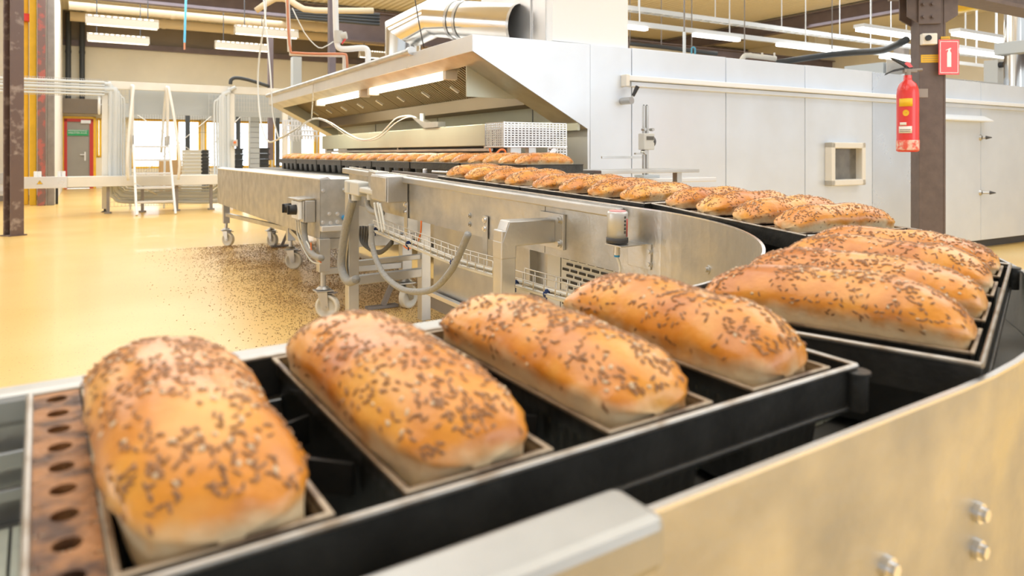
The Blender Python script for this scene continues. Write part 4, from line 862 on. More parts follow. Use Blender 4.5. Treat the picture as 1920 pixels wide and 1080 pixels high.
def pan_set(label, group=None, detail=True, perf=False):
    T = Thing('strapped_pan_set', label, 'baking tin', FW, (0, 0, 0), 0, group)
    proto = None
    for x in TX:
        if proto is None:
            m = tin_mesh(detail); proto = m.build('tin', ['tin_dark', 'tin_rim'], T.o); o = proto
        else: o = proto.copy(); C.objects.link(o); o.parent = T.o
        o.location = (x, 0, 0)
        r = frame_ring(MB(), -TW / 2, TW / 2, TY0, TY1, 0.0045, -0.0015, 0.002)
        ro = r.build('tin_rim', 'tin_rim', o, 0.001) if detail else r.build('tin_rim', 'tin_dark', o)
    x0, x1, y0, y1 = -0.66, 0.0, -0.004, 0.314
    wall_ = MB()
    frame_ring(wall_, x0, x1, y0, y1, 0.0025, -0.038, 0.001); wall_.build('band', 'tin_dark', T.o)
    m = MB()
    for a, b in (((x0, y0, 0), (x1, y0, 0)), ((x1, y0, 0), (x1, y1, 0)), ((x1, y1, 0), (x0, y1, 0)), ((x0, y1, 0), (x0, y0, 0))):
        m.cyl(a, b, 0.0028, n=8)
    m.build('band_wire', 'tin_edge' if detail else 'tin_dark', T.o)
    if detail:
        m = MB()
        for a, b in (((x0, y0 - .001, -0.038), (x1, y0 - .001, -0.038)), ((x1 + .001, y0, -0.038), (x1 + .001, y1, -0.038))): m.cyl(a, b, 0.0028, n=8)
        m.build('lower_wire', 'tin_dark', T.o)
        # corner clasp
        m = MB(); m.cyl((x1 - 0.004, y0 - 0.004, -0.040), (x1 - 0.004, y0 - 0.004, -0.006), 0.010, n=14); m.cyl((x1 - 0.004, y0 - 0.004, -0.006), (x1 - 0.004, y0 - 0.004, -0.003), 0.012, n=14); m.build('corner_clasp', 'tin_dark', T.o)
        for k in range(3):
            xa, xb = TX[k] - TW / 2 + 0.004, TX[k + 1] + TW / 2 - 0.004
            for ya, yb2 in ((0.205, 0.185), (0.100, 0.155)): MB().bar((xa, ya, -0.032), (xb, yb2, -0.032), 0.003, 0.024).build('spacer_bar', 'tin_dark', T.o)
    if perf:
        m = MB(); xx0, xx1 = x0 + 0.002, TX[3] - TW / 2 - 0.001; n = 9; yy0, yy1 = 0.0, 0.31; r = 0.0075; cx = (xx0 + xx1) / 2
        st_ = (yy1 - yy0) / n
        for i in range(n):                       # a plate with round holes
            yc = yy0 + st_ * (i + .5); sq = [(xx0, yc - st_ / 2), (xx1, yc - st_ / 2), (xx1, yc + st_ / 2), (xx0, yc + st_ / 2)]
            N_ = 16; outer_ = []
            for j in range(N_):
                a = 2 * pi * j / N_ - 3 * pi / 4; dx, dy = cos(a), sin(a); k_ = min((xx1 - cx) / max(1e-6, abs(dx)), (st_ / 2) / max(1e-6, abs(dy))); outer_.append((cx + dx * k_, yc + dy * k_))
            vs = [(x_, y_, 0.001) for x_, y_ in outer_] + [(cx + r * cos(2 * pi * j / N_ - 3 * pi / 4), yc + r * sin(2 * pi * j / N_ - 3 * pi / 4), 0.001) for j in range(N_)] + [(cx + r * cos(2 * pi * j / N_ - 3 * pi / 4), yc + r * sin(2 * pi * j / N_ - 3 * pi / 4), -0.006) for j in range(N_)]
            m.poly(vs, [(j, (j + 1) % N_, N_ + (j + 1) % N_, N_ + j) for j in range(N_)] + [(N_ + j, N_ + (j + 1) % N_, 2 * N_ + (j + 1) % N_, 2 * N_ + j) for j in range(N_)])
        m.build('perforated_strip', 'tin_rust', T.o, recalc=False)
    return T.o
P1_ = Matrix.Identity(4)
def stm(p, q, deg): return FC @ Matrix.Translation((p, q, 0)) @ Matrix.Rotation(radians(deg), 4, 'Z')
straps = [stm(0, 0, 0), stm(0.724, 0.160, 19.9), stm(1.188, 1.092, 75), stm(1.178, 1.845, 90), stm(1.178, 2.515, 90)]
slab = ['four joined dark baking tins nearest the camera, with a perforated brown end strip', 'four joined dark tins on the bend at the right edge', 'four joined dark tins leaving the straight run before the bend', 'four joined dark tins midway along the straight run by the guard', 'four joined dark tins at the far start of the straight run']
for i, mtx in enumerate(straps):
    o = pan_set(slab[i], None, True, i == 0); o.matrix_world = mtx
# loaves 1..20 counted from the camera along the table
ll_ = [('leftmost foreground loaf, seeded with a smooth pale near end, beside the perforated strip', 3),
       ('second foreground loaf from the left, seeded, in the tin beside the open black gaps', 2),
       ('third foreground loaf from the left, with a torn pale crumb edge along its left side', 1),
       ('fourth foreground loaf, rightmost in the nearest tins, in front of the tin corner', 0)]
k_ = 0
for lab, x_i in ll_:
    place_loaf(straps[0] @ Matrix.Translation((TX[x_i], 0.155, 0)), lab, 'loaves in the nearest tins', (1, 2, 3, 0)[k_], k_ in (1, 3)); k_ += 1
bl = ['nearest loaf of the four on the bend, long pale lower edge facing the camera', 'second loaf back of the four on the bend', 'third loaf back of the four on the bend', 'farthest loaf of the four on the bend, tip ending under the brown column']
for k in range(4):
    place_loaf(straps[1] @ Matrix.Translation((TX[3 - k], 0.155, 0)), bl[k], 'loaves on the bend', (4, 5, 0, 2)[k], k % 2 == 0)
ordn = ['first', 'second', 'third', 'fourth']
for si, nm in ((2, 'group just before the bend'), (3, 'middle group on the straight run'), (4, 'farthest group on the straight run')):
    for k in range(4):
        place_loaf(straps[si] @ Matrix.Translation((TX[3 - k], 0.155, 0)), 'seeded loaf, %s from the bend in the %s' % (ordn[k], nm), 'loaves on the straight run', (k * 2 + si) % 6, (k + si) % 2 == 0)

# ================================================================== ROWS UNDER THE HOOD + TROUGH CONVEYOR
RZ = 1.0
base = pan_set('four joined dark tins in the long front row beneath the oven hood', 'tins under the hood', False)
row_specs = [(-1.40, 3.36 - 0.68 * i) for i in range(7)] + [(-1.06, 3.36 - 0.68 * i) for i in range(6)]
for i, (s, tt) in enumerate(row_specs):
    o = base if i == 0 else dup(base)
    o['label'] = 'four joined dark tins, %s set from the far left, %s row under the hood' % (ORD[i if i < 7 else i - 7], 'front' if i < 7 else 'second')
    # strap local x runs along B; its y side spans A
    Mx = FO @ Matrix.Translation((s, tt - 0.66 + 0.66, RZ)) @ Matrix.Rotation(radians(90), 4, 'Z') @ Matrix.Translation((0.0, -0.31, 0))
    o.matrix_world = Mx
    for k in range(4):
        if i == 6 and k == 0: pass
        place_loaf(Mx @ Matrix.Translation((TX[k], 0.155, 0)), 'seeded loaf, %s from the far left end of the %s row under the oven hood' % (ORD[(i if i < 7 else i - 7) * 4 + k], 'front' if i < 7 else 'second'), 'loaves in the %s row under the hood' % ('front' if i < 7 else 'second'), (i + k) % 3, k % 2 == 0, False)
TS = -1.83; TT0, TT1 = 0.42, 4.42
tr = Thing('trough_conveyor', 'long boxy stainless trough conveyor on cream castors beside the oven', 'conveyor', FO, (TS, TT0, 0))
tr.mb().box((TS, TT0, 0.51), (TS + 0.003, TT1, 0.885)).build('side_panel', 'steel_worn', tr.o)
tr.mb().prism([(TS, 0.44), (TS, 0.885), (-1.1, 0.885), (-1.1, 0.52), (-1.25, 0.44)], 1, TT0, TT0 + 0.003).build('end_panel', 'steel_worn', tr.o)
tr.mb().box((TS, TT1 - 0.003, 0.51), (-1.1, TT1, 0.885)).build('end_panel', 'steel_worn', tr.o)
tr.mb().prism([(TS, 0.885), (TS - 0.008, 0.893), (TS + 0.05, 0.905), (TS + 0.07, 0.888)], 1, TT0, TT1).build('top_lip', 'steel_light', tr.o)
tr.mb().box((TS + 0.05, TT0 + 0.003, 0.868), (-1.43, TT1 - 0.003, 0.888)).build('top_plate', 'steel_worn', tr.o)
tr.mb().box((-1.43, -1.25, 0.86), (-0.70, TT1 + 0.3, 0.893)).build('roller_bed', 'belt', tr.o)
tr.mb().box((-1.43, -1.2, 0.70), (-1.42, TT0, 0.86)).build('bed_side', 'steel_worn', tr.o)
tr.mb().box((TS, TT0, 0.505), (-1.1, TT1, 0.512)).build('bottom_plate', 'steel_worn', tr.o)
m = tr.mb(); m.box((TS - 0.001, 3.0, 0.52), (TS, 3.004, 0.88)); m.build('panel_joint', 'dark', tr.o)
for px, py in ((605, 358), (645, 356), (655, 347), (617, 401), (632, 401), (605, 417), (619, 418), (632, 416)):
    a = on_t(px, py, TT0); m = tr.mb(); m.cyl((a.x, TT0, a.z), (a.x, TT0 - 0.008, a.z), 0.013); m.cyl((a.x, TT0 - 0.008, a.z), (a.x, TT0 - 0.016, a.z), 0.008, n=6); m.build('bolt', 'edge', tr.o)
a = on_t(645, 408, TT0); tr.mb().cyl((a.x, TT0, a.z), (a.x - 0.0, TT0 - 0.03, a.z), 0.016).build('air_fitting', 'blue', tr.o)
a = on_t(601, 424, TT0 - 0.02); b = on_t(642, 432, TT0 - 0.02); tr.mb().box((a.x, TT0 - 0.05, b.z), (b.x, TT0, a.z)).build('ledge', 'steel_light', tr.o, 0.003)
def caster(parent, s, t, ztop, ang, r=0.078):
    m = parent.mb(); m.cyl((s, t, 2 * r + 0.03), (s, t, ztop), 0.017); m.cyl((s, t, 2 * r + 0.035), (s, t, 2 * r + 0.05), 0.045, 0.028); m.box((s - 0.055, t - 0.05, 2 * r + 0.018), (s + 0.055, t + 0.05, 2 * r + 0.028)); o = m.build('castor', 'steel', parent.o, 0.002)
    d = Vector((cos(ang), sin(ang), 0)); n_ = Vector((-d.y, d.x, 0)); c = Vector((s, t, r)) - d * 0.03
    m = parent.mb()
    for k in (-1, 1):
        k0 = c + n_ * k * 0.028; m.poly([k0 + d * a_ + Vector((0, 0, z_)) + n_ * e_ for e_ in (0, 0.004 * k) for a_, z_ in ((-0.02, -0.015), (0.015, -0.02), (0.06, r + 0.018), (-0.012, r + 0.018))], [(0, 1, 2, 3), (7, 6, 5, 4), (0, 1, 5, 4), (1, 2, 6, 5), (2, 3, 7, 6), (3, 0, 4, 7)])
    m.build('fork', 'steel', o)
    m = parent.mb(); rows = []
    for rr, h in ((0.012, -0.018), (0.02, -0.02), (r * 0.70, -0.008), (r * 0.76, -0.021), (r * 0.97, -0.021), (r, -0.014), (r, 0.014), (r * 0.97, 0.021), (r * 0.76, 0.021), (r * 0.70, 0.008), (0.02, 0.02), (0.012, 0.018)):
        rows.append([c + n_ * h + (d * cos(2 * pi * i / 28) + Vector((0, 0, 1)) * sin(2 * pi * i / 28)) * rr for i in range(28)])
    m.rings(rows); m.build('wheel', 'wheel', o)
    m = parent.mb(); m.cyl(c - n_ * 0.036, c + n_ * 0.036, 0.009, n=10); m.build('axle', 'steel', o)
    m = parent.mb(); e = Vector((s, t, 2 * r + 0.01)) - d * 0.09; m.bar(Vector((s, t, 2 * r + 0.01)), e, 0.05, 0.006); m.build('brake_lever', 'grey_post', o, 0.001)
wheels = []
for px, py, ang in ((606, 597, 2.4), (545, 504, 2.5), (424, 461, 2.2), (760, 579, -0.4), (508, 462, 2.0), (735, 500, 0.3)):
    g = on_z(px, py, 0); wheels.append(g)
for i, (g, ang) in enumerate(zip(wheels, (2.4, 2.5, 2.2, 3.6, 2.0, 0.3))):
    if i == 5: continue
    lt = 0.52 if i != 0 else 0.30
    tr.mb().box((g.x - 0.035, g.y - 0.035, lt if i == 0 else 0.26), (g.x + 0.035, g.y + 0.035, 0.512)).build('leg', 'steel', tr.o, 0.003)
    caster(tr, g.x, g.y, 0.30, ang)
g0 = wheels[0]; a = on_t(604, 515, g0.y); b = on_t(632, 430, g0.y)
for i, j in ((0, 3), (1, 4), (0, 1), (1, 2)):
    zz_ = 0.30 if i == 0 and j == 3 else 0.36
    tr.mb().bar((wheels[i].x, wheels[i].y, zz_), (wheels[j].x, wheels[j].y, zz_), 0.04, 0.04).build('cross_bar', 'steel', tr.o, 0.003)
for s_, t_ in ((wheels[4].x + 0.1, wheels[4].y - 0.1), (wheels[3].x - 0.12, wheels[3].y + 0.1)):
    m = tr.mb(); m.bar((s_, t_, 0.02), (s_ + 0.12, t_ - 0.02, 0.30), 0.05, 0.03); m.bar((s_ - 0.12, t_, 0.012), (s_ + 0.1, t_, 0.012), 0.06, 0.02); m.build('floor_anchor', 'grey_post', tr.o, 0.002)
# control box on the trough side
b = on_s(592, 417, TS); a = on_s(564, 376, TS - 0.075); bz_ = on_s(592, 417, TS).z; az_ = on_s(592, 376, TS).z
cb = Thing('control_box', 'small stainless control box with two black knobs on the trough side', 'control box', FO, (TS, b.y, bz_))
cb.mb().box((TS - 0.068, b.y, bz_), (TS - 0.002, a.y, az_)).build('housing', 'steel', cb.o, 0.004)
cb.mb().box((TS - 0.078, b.y + 0.005, bz_ + 0.004), (TS - 0.070, a.y - 0.005, az_ - 0.004)).build('lid', 'steel_worn', cb.o, 0.002)
c0 = on_s(563, 412, TS - 0.09); c1 = on_s(549, 378, TS - 0.09)
cb.mb().box((TS - 0.10, c0.y, c0.z), (TS - 0.078, c1.y, c1.z + 0.01)).build('switch_plate', 'white', cb.o, 0.004)
for px, py in ((542, 390), (552, 393)):
    c = on_s(px + 3, py, TS - 0.10); m = cb.mb(); m.cyl((TS - 0.10, c.y, c.z), (TS - 0.145, c.y, c.z), 0.034, 0.031, 16); m.bar((TS - 0.15, c.y, c.z - 0.03), (TS - 0.15, c.y, c.z + 0.03), 0.014, 0.014); m.build('knob', 'black', cb.o, 0.003)
m = cb.mb(); m.prism([(TS, az_ + 0.012), (TS - 0.11, az_ + 0.006), (TS - 0.11, az_ + 0.009), (TS, az_ + 0.015)], 1, b.y + 0.02, a.y + 0.22); m.build('rain_cover', 'steel', cb.o)
def hp(x_, y_): return on_s(x_, y_, TS - 0.05)
hose('grey_hose', 'grey hose curving under the trough from its small control box', [(571, 417), (571, 440), (577, 465), (590, 480), (603, 484)], 0.020, 'hose', hp)
for k in range(3):
    hose('pale_cable', 'thin pale cable, %s from the left, looping below the trough control box' % ORD[k], [(556 + k * 4, 413), (558 + k * 5, 440), (570 + k * 4, 468 - k * 5), (585, 490 - k * 8), (602, 494 - k * 6)], 0.005, 'cable', hp, 'pale cables under the trough box')
hose('orange_cable', 'thin orange cable looping below the trough control box', [(583, 455), (584, 470), (590, 482), (602, 492)], 0.004, 'orange', hp)

# spilled seeds on the floor
m = MB((-1.5, 1, 0)); rnd = random.Random(3); cnt = 0
while cnt < 24000:
    s_, t_ = rnd.uniform(-2.7, -0.7), rnd.uniform(-0.7, 4.6)
    dens = 1.0 if s_ > -1.95 else math.exp((s_ + 1.95) * 6.5)
    if noise.noise(Vector((s_ * 3, t_ * 3, 0))) * 0.6 + 0.5 < rnd.random() or rnd.random() > dens: continue
    a = rnd.uniform(0, pi); l_ = rnd.uniform(.0035, .007); dx, dy = cos(a) * l_, sin(a) * l_; ex, ey = -sin(a) * .0018, cos(a) * .0018
    m.poly([(s_ - dx, t_ - dy, 0.001), (s_ + ex, t_ + ey, 0.001), (s_ + dx, t_ + dy, 0.001), (s_ - ex, t_ - ey, 0.001), (s_, t_, 0.005)], [(0, 1, 4), (1, 2, 4), (2, 3, 4), (3, 0, 4)]); cnt += 1
o = m.build('spilled_seeds', 'crumb', None, 0, FO); o['kind'] = 'stuff'; tag(o, 'brown seeds spilled on the yellow floor beneath the trough conveyor', 'seeds')

# perforated motor cover on posts
CSx, CTy = -1.12, -0.69
mc = Thing('motor_cover', 'perforated bright steel box cover beside the end of the mouth beam', 'cover', FO, (CSx, CTy, 1.09))
def perf_panel(T, axis, u0, u1, z0, z1, const, nu, nz, th_, mat, dashed=True):
    m = T.mb(); du = (u1 - u0) / nu; dz = (z1 - z0) / nz
    def bx(a0, a1, b0, b1):
        if axis == 0: m.box((a0, const, b0), (a1, const + th_, b1))
        else: m.box((const, a0, b0), (const + th_, a1, b1))
    for j in range(nz + 1): bx(u0, u1, z0 + dz * j - dz * 0.2, z0 + dz * j + dz * 0.2)
    for i in range(nu + 1): bx(u0 + du * i - du * 0.16, u0 + du * i + du * 0.16, z0, z1)
    return m.build('perforated_panel', mat, T.o)
perf_panel(mc, 0, CSx, CSx + 0.425, 1.095, 1.228, CTy, 18, 10, 0.003, 'steel_light')
perf_panel(mc, 1, CTy, CTy + 0.214, 1.095, 1.228, CSx, 9, 10, 0.003, 'steel_light')
perf_panel(mc, 0, CSx, CSx + 0.425, 1.095, 1.228, CTy + 0.211, 18, 10, 0.003, 'steel')
mc.mb().box((CSx + 0.05, CTy + 0.03, 1.10), (CSx + 0.37, CTy + 0.18, 1.20)).build('motor', 'grey_post', mc.o, 0.01)
mc.mb().box((CSx - 0.004, CTy - 0.004, 1.088), (CSx + 0.43, CTy + 0.218, 1.096)).build('tray', 'steel_light', mc.o, 0.001)
mc.mb().box((CSx - 0.002, CTy - 0.002, 1.09), (CSx + 0.006, CTy + 0.006, 1.232)).build('corner_strip', 'steel_light', mc.o)
for s_, w_ in ((CSx + 0.05, 0.07), (CSx + 0.17, 0.05)): mc.mb().box((s_, CTy + 0.01, 0.90), (s_ + w_, CTy + 0.05, 1.09)).build('post', 'steel', mc.o, 0.002)
mc.mb().bar((CSx + 0.23, CTy + 0.03, 0.95), (CSx + 0.36, CTy + 0.03, 1.085), 0.03, 0.035).build('brace', 'steel_light', mc.o, 0.002)
perf_panel(mc, 0, CSx + 0.31, CSx + 0.44, 0.90, 1.085, CTy + 0.02, 6, 12, 0.003, 'steel_light')
a = on_t(947, 293, CTy - 0.05); b = on_t(975, 312, CTy - 0.05)
t = Thing('isolator_switch', 'small white isolator switch with black knob below the perforated cover', 'switch', FO, (a.x, CTy - 0.05, b.z))
t.mb().box((a.x, CTy - 0.06, b.z - 0.01), (b.x, CTy + 0.01, a.z)).build('housing', 'white', t.o, 0.004)
m = t.mb(); m.cyl((b.x - 0.03, CTy - 0.06, b.z + 0.022), (b.x - 0.03, CTy - 0.08, b.z + 0.022), 0.022, n=16); m.build('knob', 'black', t.o)
def hq(x_, y_): return on_t(x_, y_, CTy - 0.03)
hose('orange_cable', 'orange red cable curving under the perforated cover', [(918, 278), (921, 287), (930, 288), (938, 281), (946, 282), (949, 292)], 0.006, 'orange', hq)
# red cloth on the machine ledge
m = MB((-0.5, -0.75, 0.99)); rows = []
a = on_t(1000, 316, -0.80); b = on_t(1068, 316, -0.80)
for i in range(22):
    f = i / 21; x_ = a.x + (b.x - a.x) * f; hgt = 0.01 + 0.038 * math.exp(-((f - 0.74) / 0.20) ** 2) * (1 + 0.2 * sin(i * 2.1)); w_ = 0.03 + 0.05 * sin(pi * min(1, f + .1)); zb_ = a.z - 0.012
    rows.append([Vector((x_, -0.80 - w_, zb_)), Vector((x_, -0.80 - w_ * .5 + .01 * sin(i * 1.3), zb_ + hgt * .8)), Vector((x_, -0.80, zb_ + hgt)), Vector((x_, -0.80 + w_ * .6, zb_ + hgt * (.7 + .2 * sin(i)))), Vector((x_, -0.80 + w_, zb_))])
tag(m.rings(rows).build('red_cloth', 'red_cloth', None, 0, FO), 'crumpled red cloth lying behind the far loaves', 'cloth')
zl = a.z - 0.012
t = Thing('side_ledge', 'low steel ledge behind the far loaves under the red cloth', 'ledge', FO, (-0.62, -0.95, 0))
t.mb().box((-0.64, -0.95, zl - 0.02), (0.12, -0.66, zl)).build('top', 'steel', t.o, 0.002)
for xx in (-0.60, 0.05): t.mb().box((xx, -0.83, 0), (xx + 0.04, -0.79, zl - 0.02)).build('leg', 'steel', t.o)
a = on_t(1152, 332, -0.6); b = on_t(1182, 334, -0.6)
m = MB((a.x, -0.6, gz)); m.box((a.x, -0.62, gz), (b.x, -0.58, gz + 0.01)); tag(m.build('red_cloth', 'red_cloth', None, 0.003, FO), 'small folded red cloth just left of the height gauge base', 'cloth')

# ================================================================== BACKGROUND, LEFT
TC = 10.8
def oc(px, py, t=TC): return on_t(px, py, t)
a = oc(191, 151); b = oc(201, 398); c = oc(540, 166)
cg = Thing('conduit_rack', 'tall pale steel frame carrying the looped conduits behind the step ladder', 'frame', FO, (a.x, TC, 0))
zt_ = a.z
cg.mb().box((a.x, TC, 0.06), (a.x + 0.10, TC + 0.10, zt_)).build('post', 'offwhite', cg.o, 0.004)
m = cg.mb(); m.cyl((a.x + .05, TC + .05, 0), (a.x + .05, TC + .05, 0.08), 0.02); m.cyl((a.x + .05, TC + .05, 0), (a.x + .05, TC + .05, 0.02), 0.07, 0.04); m.build('foot', 'dark', cg.o)
cg.mb().box((a.x, TC, zt_ - 0.14), (c.x, TC + 0.10, zt_)).build('top_beam', 'offwhite', cg.o, 0.004)
b = oc(431, 152); cg.mb().box((b.x, TC, 0.06), (b.x + 0.09, TC + 0.10, zt_)).build('post', 'offwhite', cg.o, 0.004)
cg.mb().box((c.x - 0.1, TC, 0.0), (c.x, TC + 0.10, zt_)).build('post', 'offwhite', cg.o, 0.004)
g0, g1 = oc(244, 166), oc(395, 216); cg.mb().box((g0.x, TC + 0.30, g1.z), (g1.x + 3.2, TC + 0.34, g0.z)).build('cover_panel', 'grey_machine', cg.o)
# conduits: nested U loops
for k in range(6):
    x0 = 207 + k * 5.2; x1 = 428 - k * 5.2; yb_ = 378 - k * 5.6; r_ = 26 - k * 2
    col = 'conduit'
    pts = [oc(192 if k < 4 else x0 - 6, 158 + k * 5, TC - 0.02), oc(x0 - 5, 158 + k * 5, TC - 0.02), oc(x0, 166 + k * 5, TC - 0.02), oc(x0, 250, TC - 0.02), oc(x0, yb_ - r_, TC - 0.02), oc(x0 + r_ * .3, yb_ - r_ * .3, TC - 0.02), oc(x0 + r_, yb_, TC - 0.02), oc(320, yb_, TC - 0.02), oc(x1 - r_, yb_, TC - 0.02), oc(x1 - r_ * .3, yb_ - r_ * .3, TC - 0.02), oc(x1, yb_ - r_, TC - 0.02), oc(x1, 250, TC - 0.02), oc(x1, 176 + k * 4, TC - 0.02), oc(x1 + 5, 168 + k * 4, TC - 0.02), oc(x1 + 14, 164 + k * 4, TC - 0.02)]
    m = MB(pts[3]); m.tube(pts, (0.035, 0.02, 0.045, 0.03, 0.018, 0.018)[k], 8, 4)
    lab = ['outermost conduit loop bolted to the cable frame behind the ladder', 'second conduit loop from the outside on the cable frame', 'thickest conduit loop on the cable frame', 'fourth conduit loop from the outside on the cable frame', 'fifth conduit loop from the outside on the cable frame', 'innermost conduit loop on the cable frame'][k]
    tag(m.build('conduit_loop', col, None, 0, FO), lab, 'conduit', 'conduit loops on the cable frame')
# wire mesh tray behind the conduits
def mesh_sheet(T, P00, P10, P01, nx, nz, r=0.006, name='wire_mesh', mat='wire'):
    m = T.mb(); P00, P10, P01 = Vector(P00), Vector(P10), Vector(P01)
    for i in range(nx + 1): p = P00.lerp(P10, i / nx); m.bar(p, p + (P01 - P00), r, r)
    for j in range(nz + 1): p = P00.lerp(P01, j / nz); m.bar(p, p + (P10 - P00), r, r)
    return m.build(name, mat, T.o)
lo_, hi_ = oc(200, 388), oc(200, 160)
mesh_sheet(cg, (lo_.x, TC + .04, lo_.z), (oc(242, 300).x, TC + .04, lo_.z), (lo_.x, TC + .04, hi_.z), 6, 26)
mesh_sheet(cg, (oc(392, 300).x, TC + .04, lo_.z), (oc(432, 300).x, TC + .04, lo_.z), (oc(392, 300).x, TC + .04, hi_.z), 6, 26)
mesh_sheet(cg, (oc(242, 300).x, TC + .04, lo_.z), (oc(392, 300).x, TC + .04, lo_.z), (oc(242, 300).x, TC + .04, oc(242, 344).z), 30, 5)
mesh_sheet(cg, (oc(432, 300).x, TC + .04, 1.9), (oc(535, 300).x, TC + .04, 1.9), (oc(432, 300).x, TC + .04, zt_ - 0.05), 20, 5)
# horizontal trunk of conduits to the left
for k in range(5):
    y_ = 153 + k * 5.2; pa, pb = oc(-8, y_ - 3 + k * .5, TC - 0.1), oc(196, y_ + 2 + k * .5, TC - 0.1)
    m = MB(pb); m.cyl((pa.x - 1, TC - 0.1, pb.z), (pb.x, TC - 0.1, pb.z), (0.025, 0.018, 0.03, 0.018, 0.018)[k], n=8)
    tag(m.build('ceiling_conduit', 'conduit', None, 0, FO), 'horizontal pale conduit crossing the columns at far left, %s of five' % ['topmost', 'second', 'third', 'fourth', 'lowest'][k], 'conduit', 'horizontal conduits at far left')
cl = Thing('cable_ladder', 'wire cable ladder behind the horizontal conduits at far left', 'cable tray', FO, (oc(100, 150).x, TC - 0.05, oc(100, 180).z))
mesh_sheet(cl, (oc(-8, 178).x - 0.5, TC - .05, oc(196, 182).z), (oc(190, 178).x, TC - .05, oc(196, 182).z), (oc(-8, 178).x - 0.5, TC - .05, oc(196, 150).z), 60, 5)
# roller beam conveyor at the left
TBm = 10.3
a = on_t(43, 330, TBm); b = on_t(192, 351, TBm); bz0, bz1 = b.z, on_t(192, 330, TBm).z
cv = Thing('beam_conveyor', 'long pale beam conveyor with yellow warning triangle at far left', 'conveyor', FO, (a.x, TBm, bz0))
cv.mb().box((a.x - 0.6, TBm, bz0), (on_t(126, 340, TBm).x, TBm + 0.06, bz1)).build('side_plate', 'steel_light', cv.o, 0.004)
cv.mb().box((on_t(126, 340, TBm).x, TBm + 0.02, bz0 + 0.01), (oc(540, 340).x, TBm + 0.45, bz1 - 0.01)).build('beam', 'offwhite', cv.o, 0.004)
for px in (200, 265, 330, 395): xx = on_t(px, 340, TBm).x; m = cv.mb(); m.box((xx, TBm + 0.1, 0.0), (xx + 0.05, TBm + 0.15, bz0)); m.cyl((xx + .025, TBm + .12, 0), (xx + .025, TBm + .12, 0.03), 0.06); m.build('leg', 'grey_post', cv.o)
for px in (67, 74, 111, 119):
    c = on_t(px, 328, TBm + 0.1); m = MB((c.x, TBm + 0.1, bz1 - 0.01)); m.cyl((c.x, TBm + 0.1, bz1 - 0.01), (c.x, TBm + 0.1, bz1 + 0.09), 0.03, n=14); m.build('guide_roller', 'white', None, 0, FO).parent = None
for o in [o for o in C.objects if o.name.startswith('guide_roller')]:
    mw = o.matrix_world.copy(); o.parent = cv.o; o.matrix_parent_inverse = Matrix.Identity(4); o.matrix_basis = cv.o.matrix_world.inverted() @ mw
c = on_t(74.5, 342, TBm - 0.003); s3 = 0.045
t = Thing('warning_triangle', 'yellow warning triangle on the beam conveyor at far left', 'sign', FO, (c.x, TBm - 0.003, c.z))
t.mb().prism([(c.x - s3, c.z - s3 * .7), (c.x + s3, c.z - s3 * .7), (c.x, c.z + s3 * .8)], 1, TBm - 0.004, TBm - 0.001).build('sign_plate', 'dark', t.o)
t.mb().prism([(c.x - s3 * .85, c.z - s3 * .6), (c.x + s3 * .85, c.z - s3 * .6), (c.x, c.z + s3 * .65)], 1, TBm - 0.006, TBm - 0.0035).build('sign_face', 'yellow', t.o)
t.mb().box((c.x - .004, TBm - .007, c.z - .018), (c.x + .004, TBm - .0055, c.z + .012)).build('mark', 'dark', t.o)
# machine at the frame's left edge
a = on_t(-5, 320, 8.6); b = on_t(20, 372, 8.6)
t = Thing('side_conveyor', 'grey conveyor end cut off by the left picture edge', 'conveyor', FO, (b.x, 8.6, 0))
for z0_, z1_ in ((on_t(0, 346, 8.6).z, on_t(0, 325, 8.6).z), (on_t(0, 366, 8.6).z, on_t(0, 359, 8.6).z)):
    t.mb().box((a.x - 1, 8.6, z0_), (b.x, 8.68, z1_)).build('side_plate', 'steel', t.o, 0.004)
t.mb().box((a.x - 1, 8.68, on_t(0, 358, 8.6).z), (b.x - 0.05, 9.0, on_t(0, 346, 8.6).z)).build('drive', 'steel_light', t.o)
t.mb().box((a.x - 0.6, 8.7, 0), (a.x - 0.5, 8.8, on_t(0, 366, 8.6).z)).build('leg', 'steel', t.o)
# step ladder (crossover steps)
TL = 9.6
la = on_t(256, 403, TL); lb = on_t(329, 403, TL); W0, W1 = la.x, lb.x
ld = Thing('step_ladder', 'white platform step ladder crossing the beam conveyor', 'ladder', FO, ((W0 + W1) / 2, TL, 0))
topz = on_t(250, 273, TL + 0.7).z; dy = 0.7; ins = 0.03
tx0, tx1 = on_t(250, 273, TL + dy).x, on_t(317, 273, TL + dy).x
for x0, x1 in ((W0, tx0), (W1, tx1)):
    ld.mb().bar((x0, TL, 0), (x1, TL + dy, topz), 0.035, 0.09, (0, 1, 0)).build('stringer', 'white', ld.o, 0.004)
    ld.mb().bar((x1, TL + dy + 0.75, topz), (x1, TL + dy + 0.95, 0), 0.035, 0.06, (0, 1, 0)).build('rear_leg', 'white', ld.o, 0.004)
for k in range(1, 6):
    f = k / 5.0; f = min(f, 1); z = topz * f; y = TL + dy * f; x0 = W0 + (tx0 - W0) * f; x1 = W1 + (tx1 - W1) * f
    if k == 5: ld.mb().box((x0, y, z - 0.03), (x1, y + 0.75, z)).build('platform', 'steel_light', ld.o, 0.003)
    else: ld.mb().box((x0, y - 0.06, z - 0.035), (x1, y + 0.16, z)).build('step', 'steel_light', ld.o, 0.003)
ld.mb().bar((tx0, TL + 0.25, topz * .45), (tx1, TL + dy + .8, 0.2), 0.02, 0.02).build('brace', 'offwhite', ld.o)
hz = on_t(240, 163, TL + dy).z
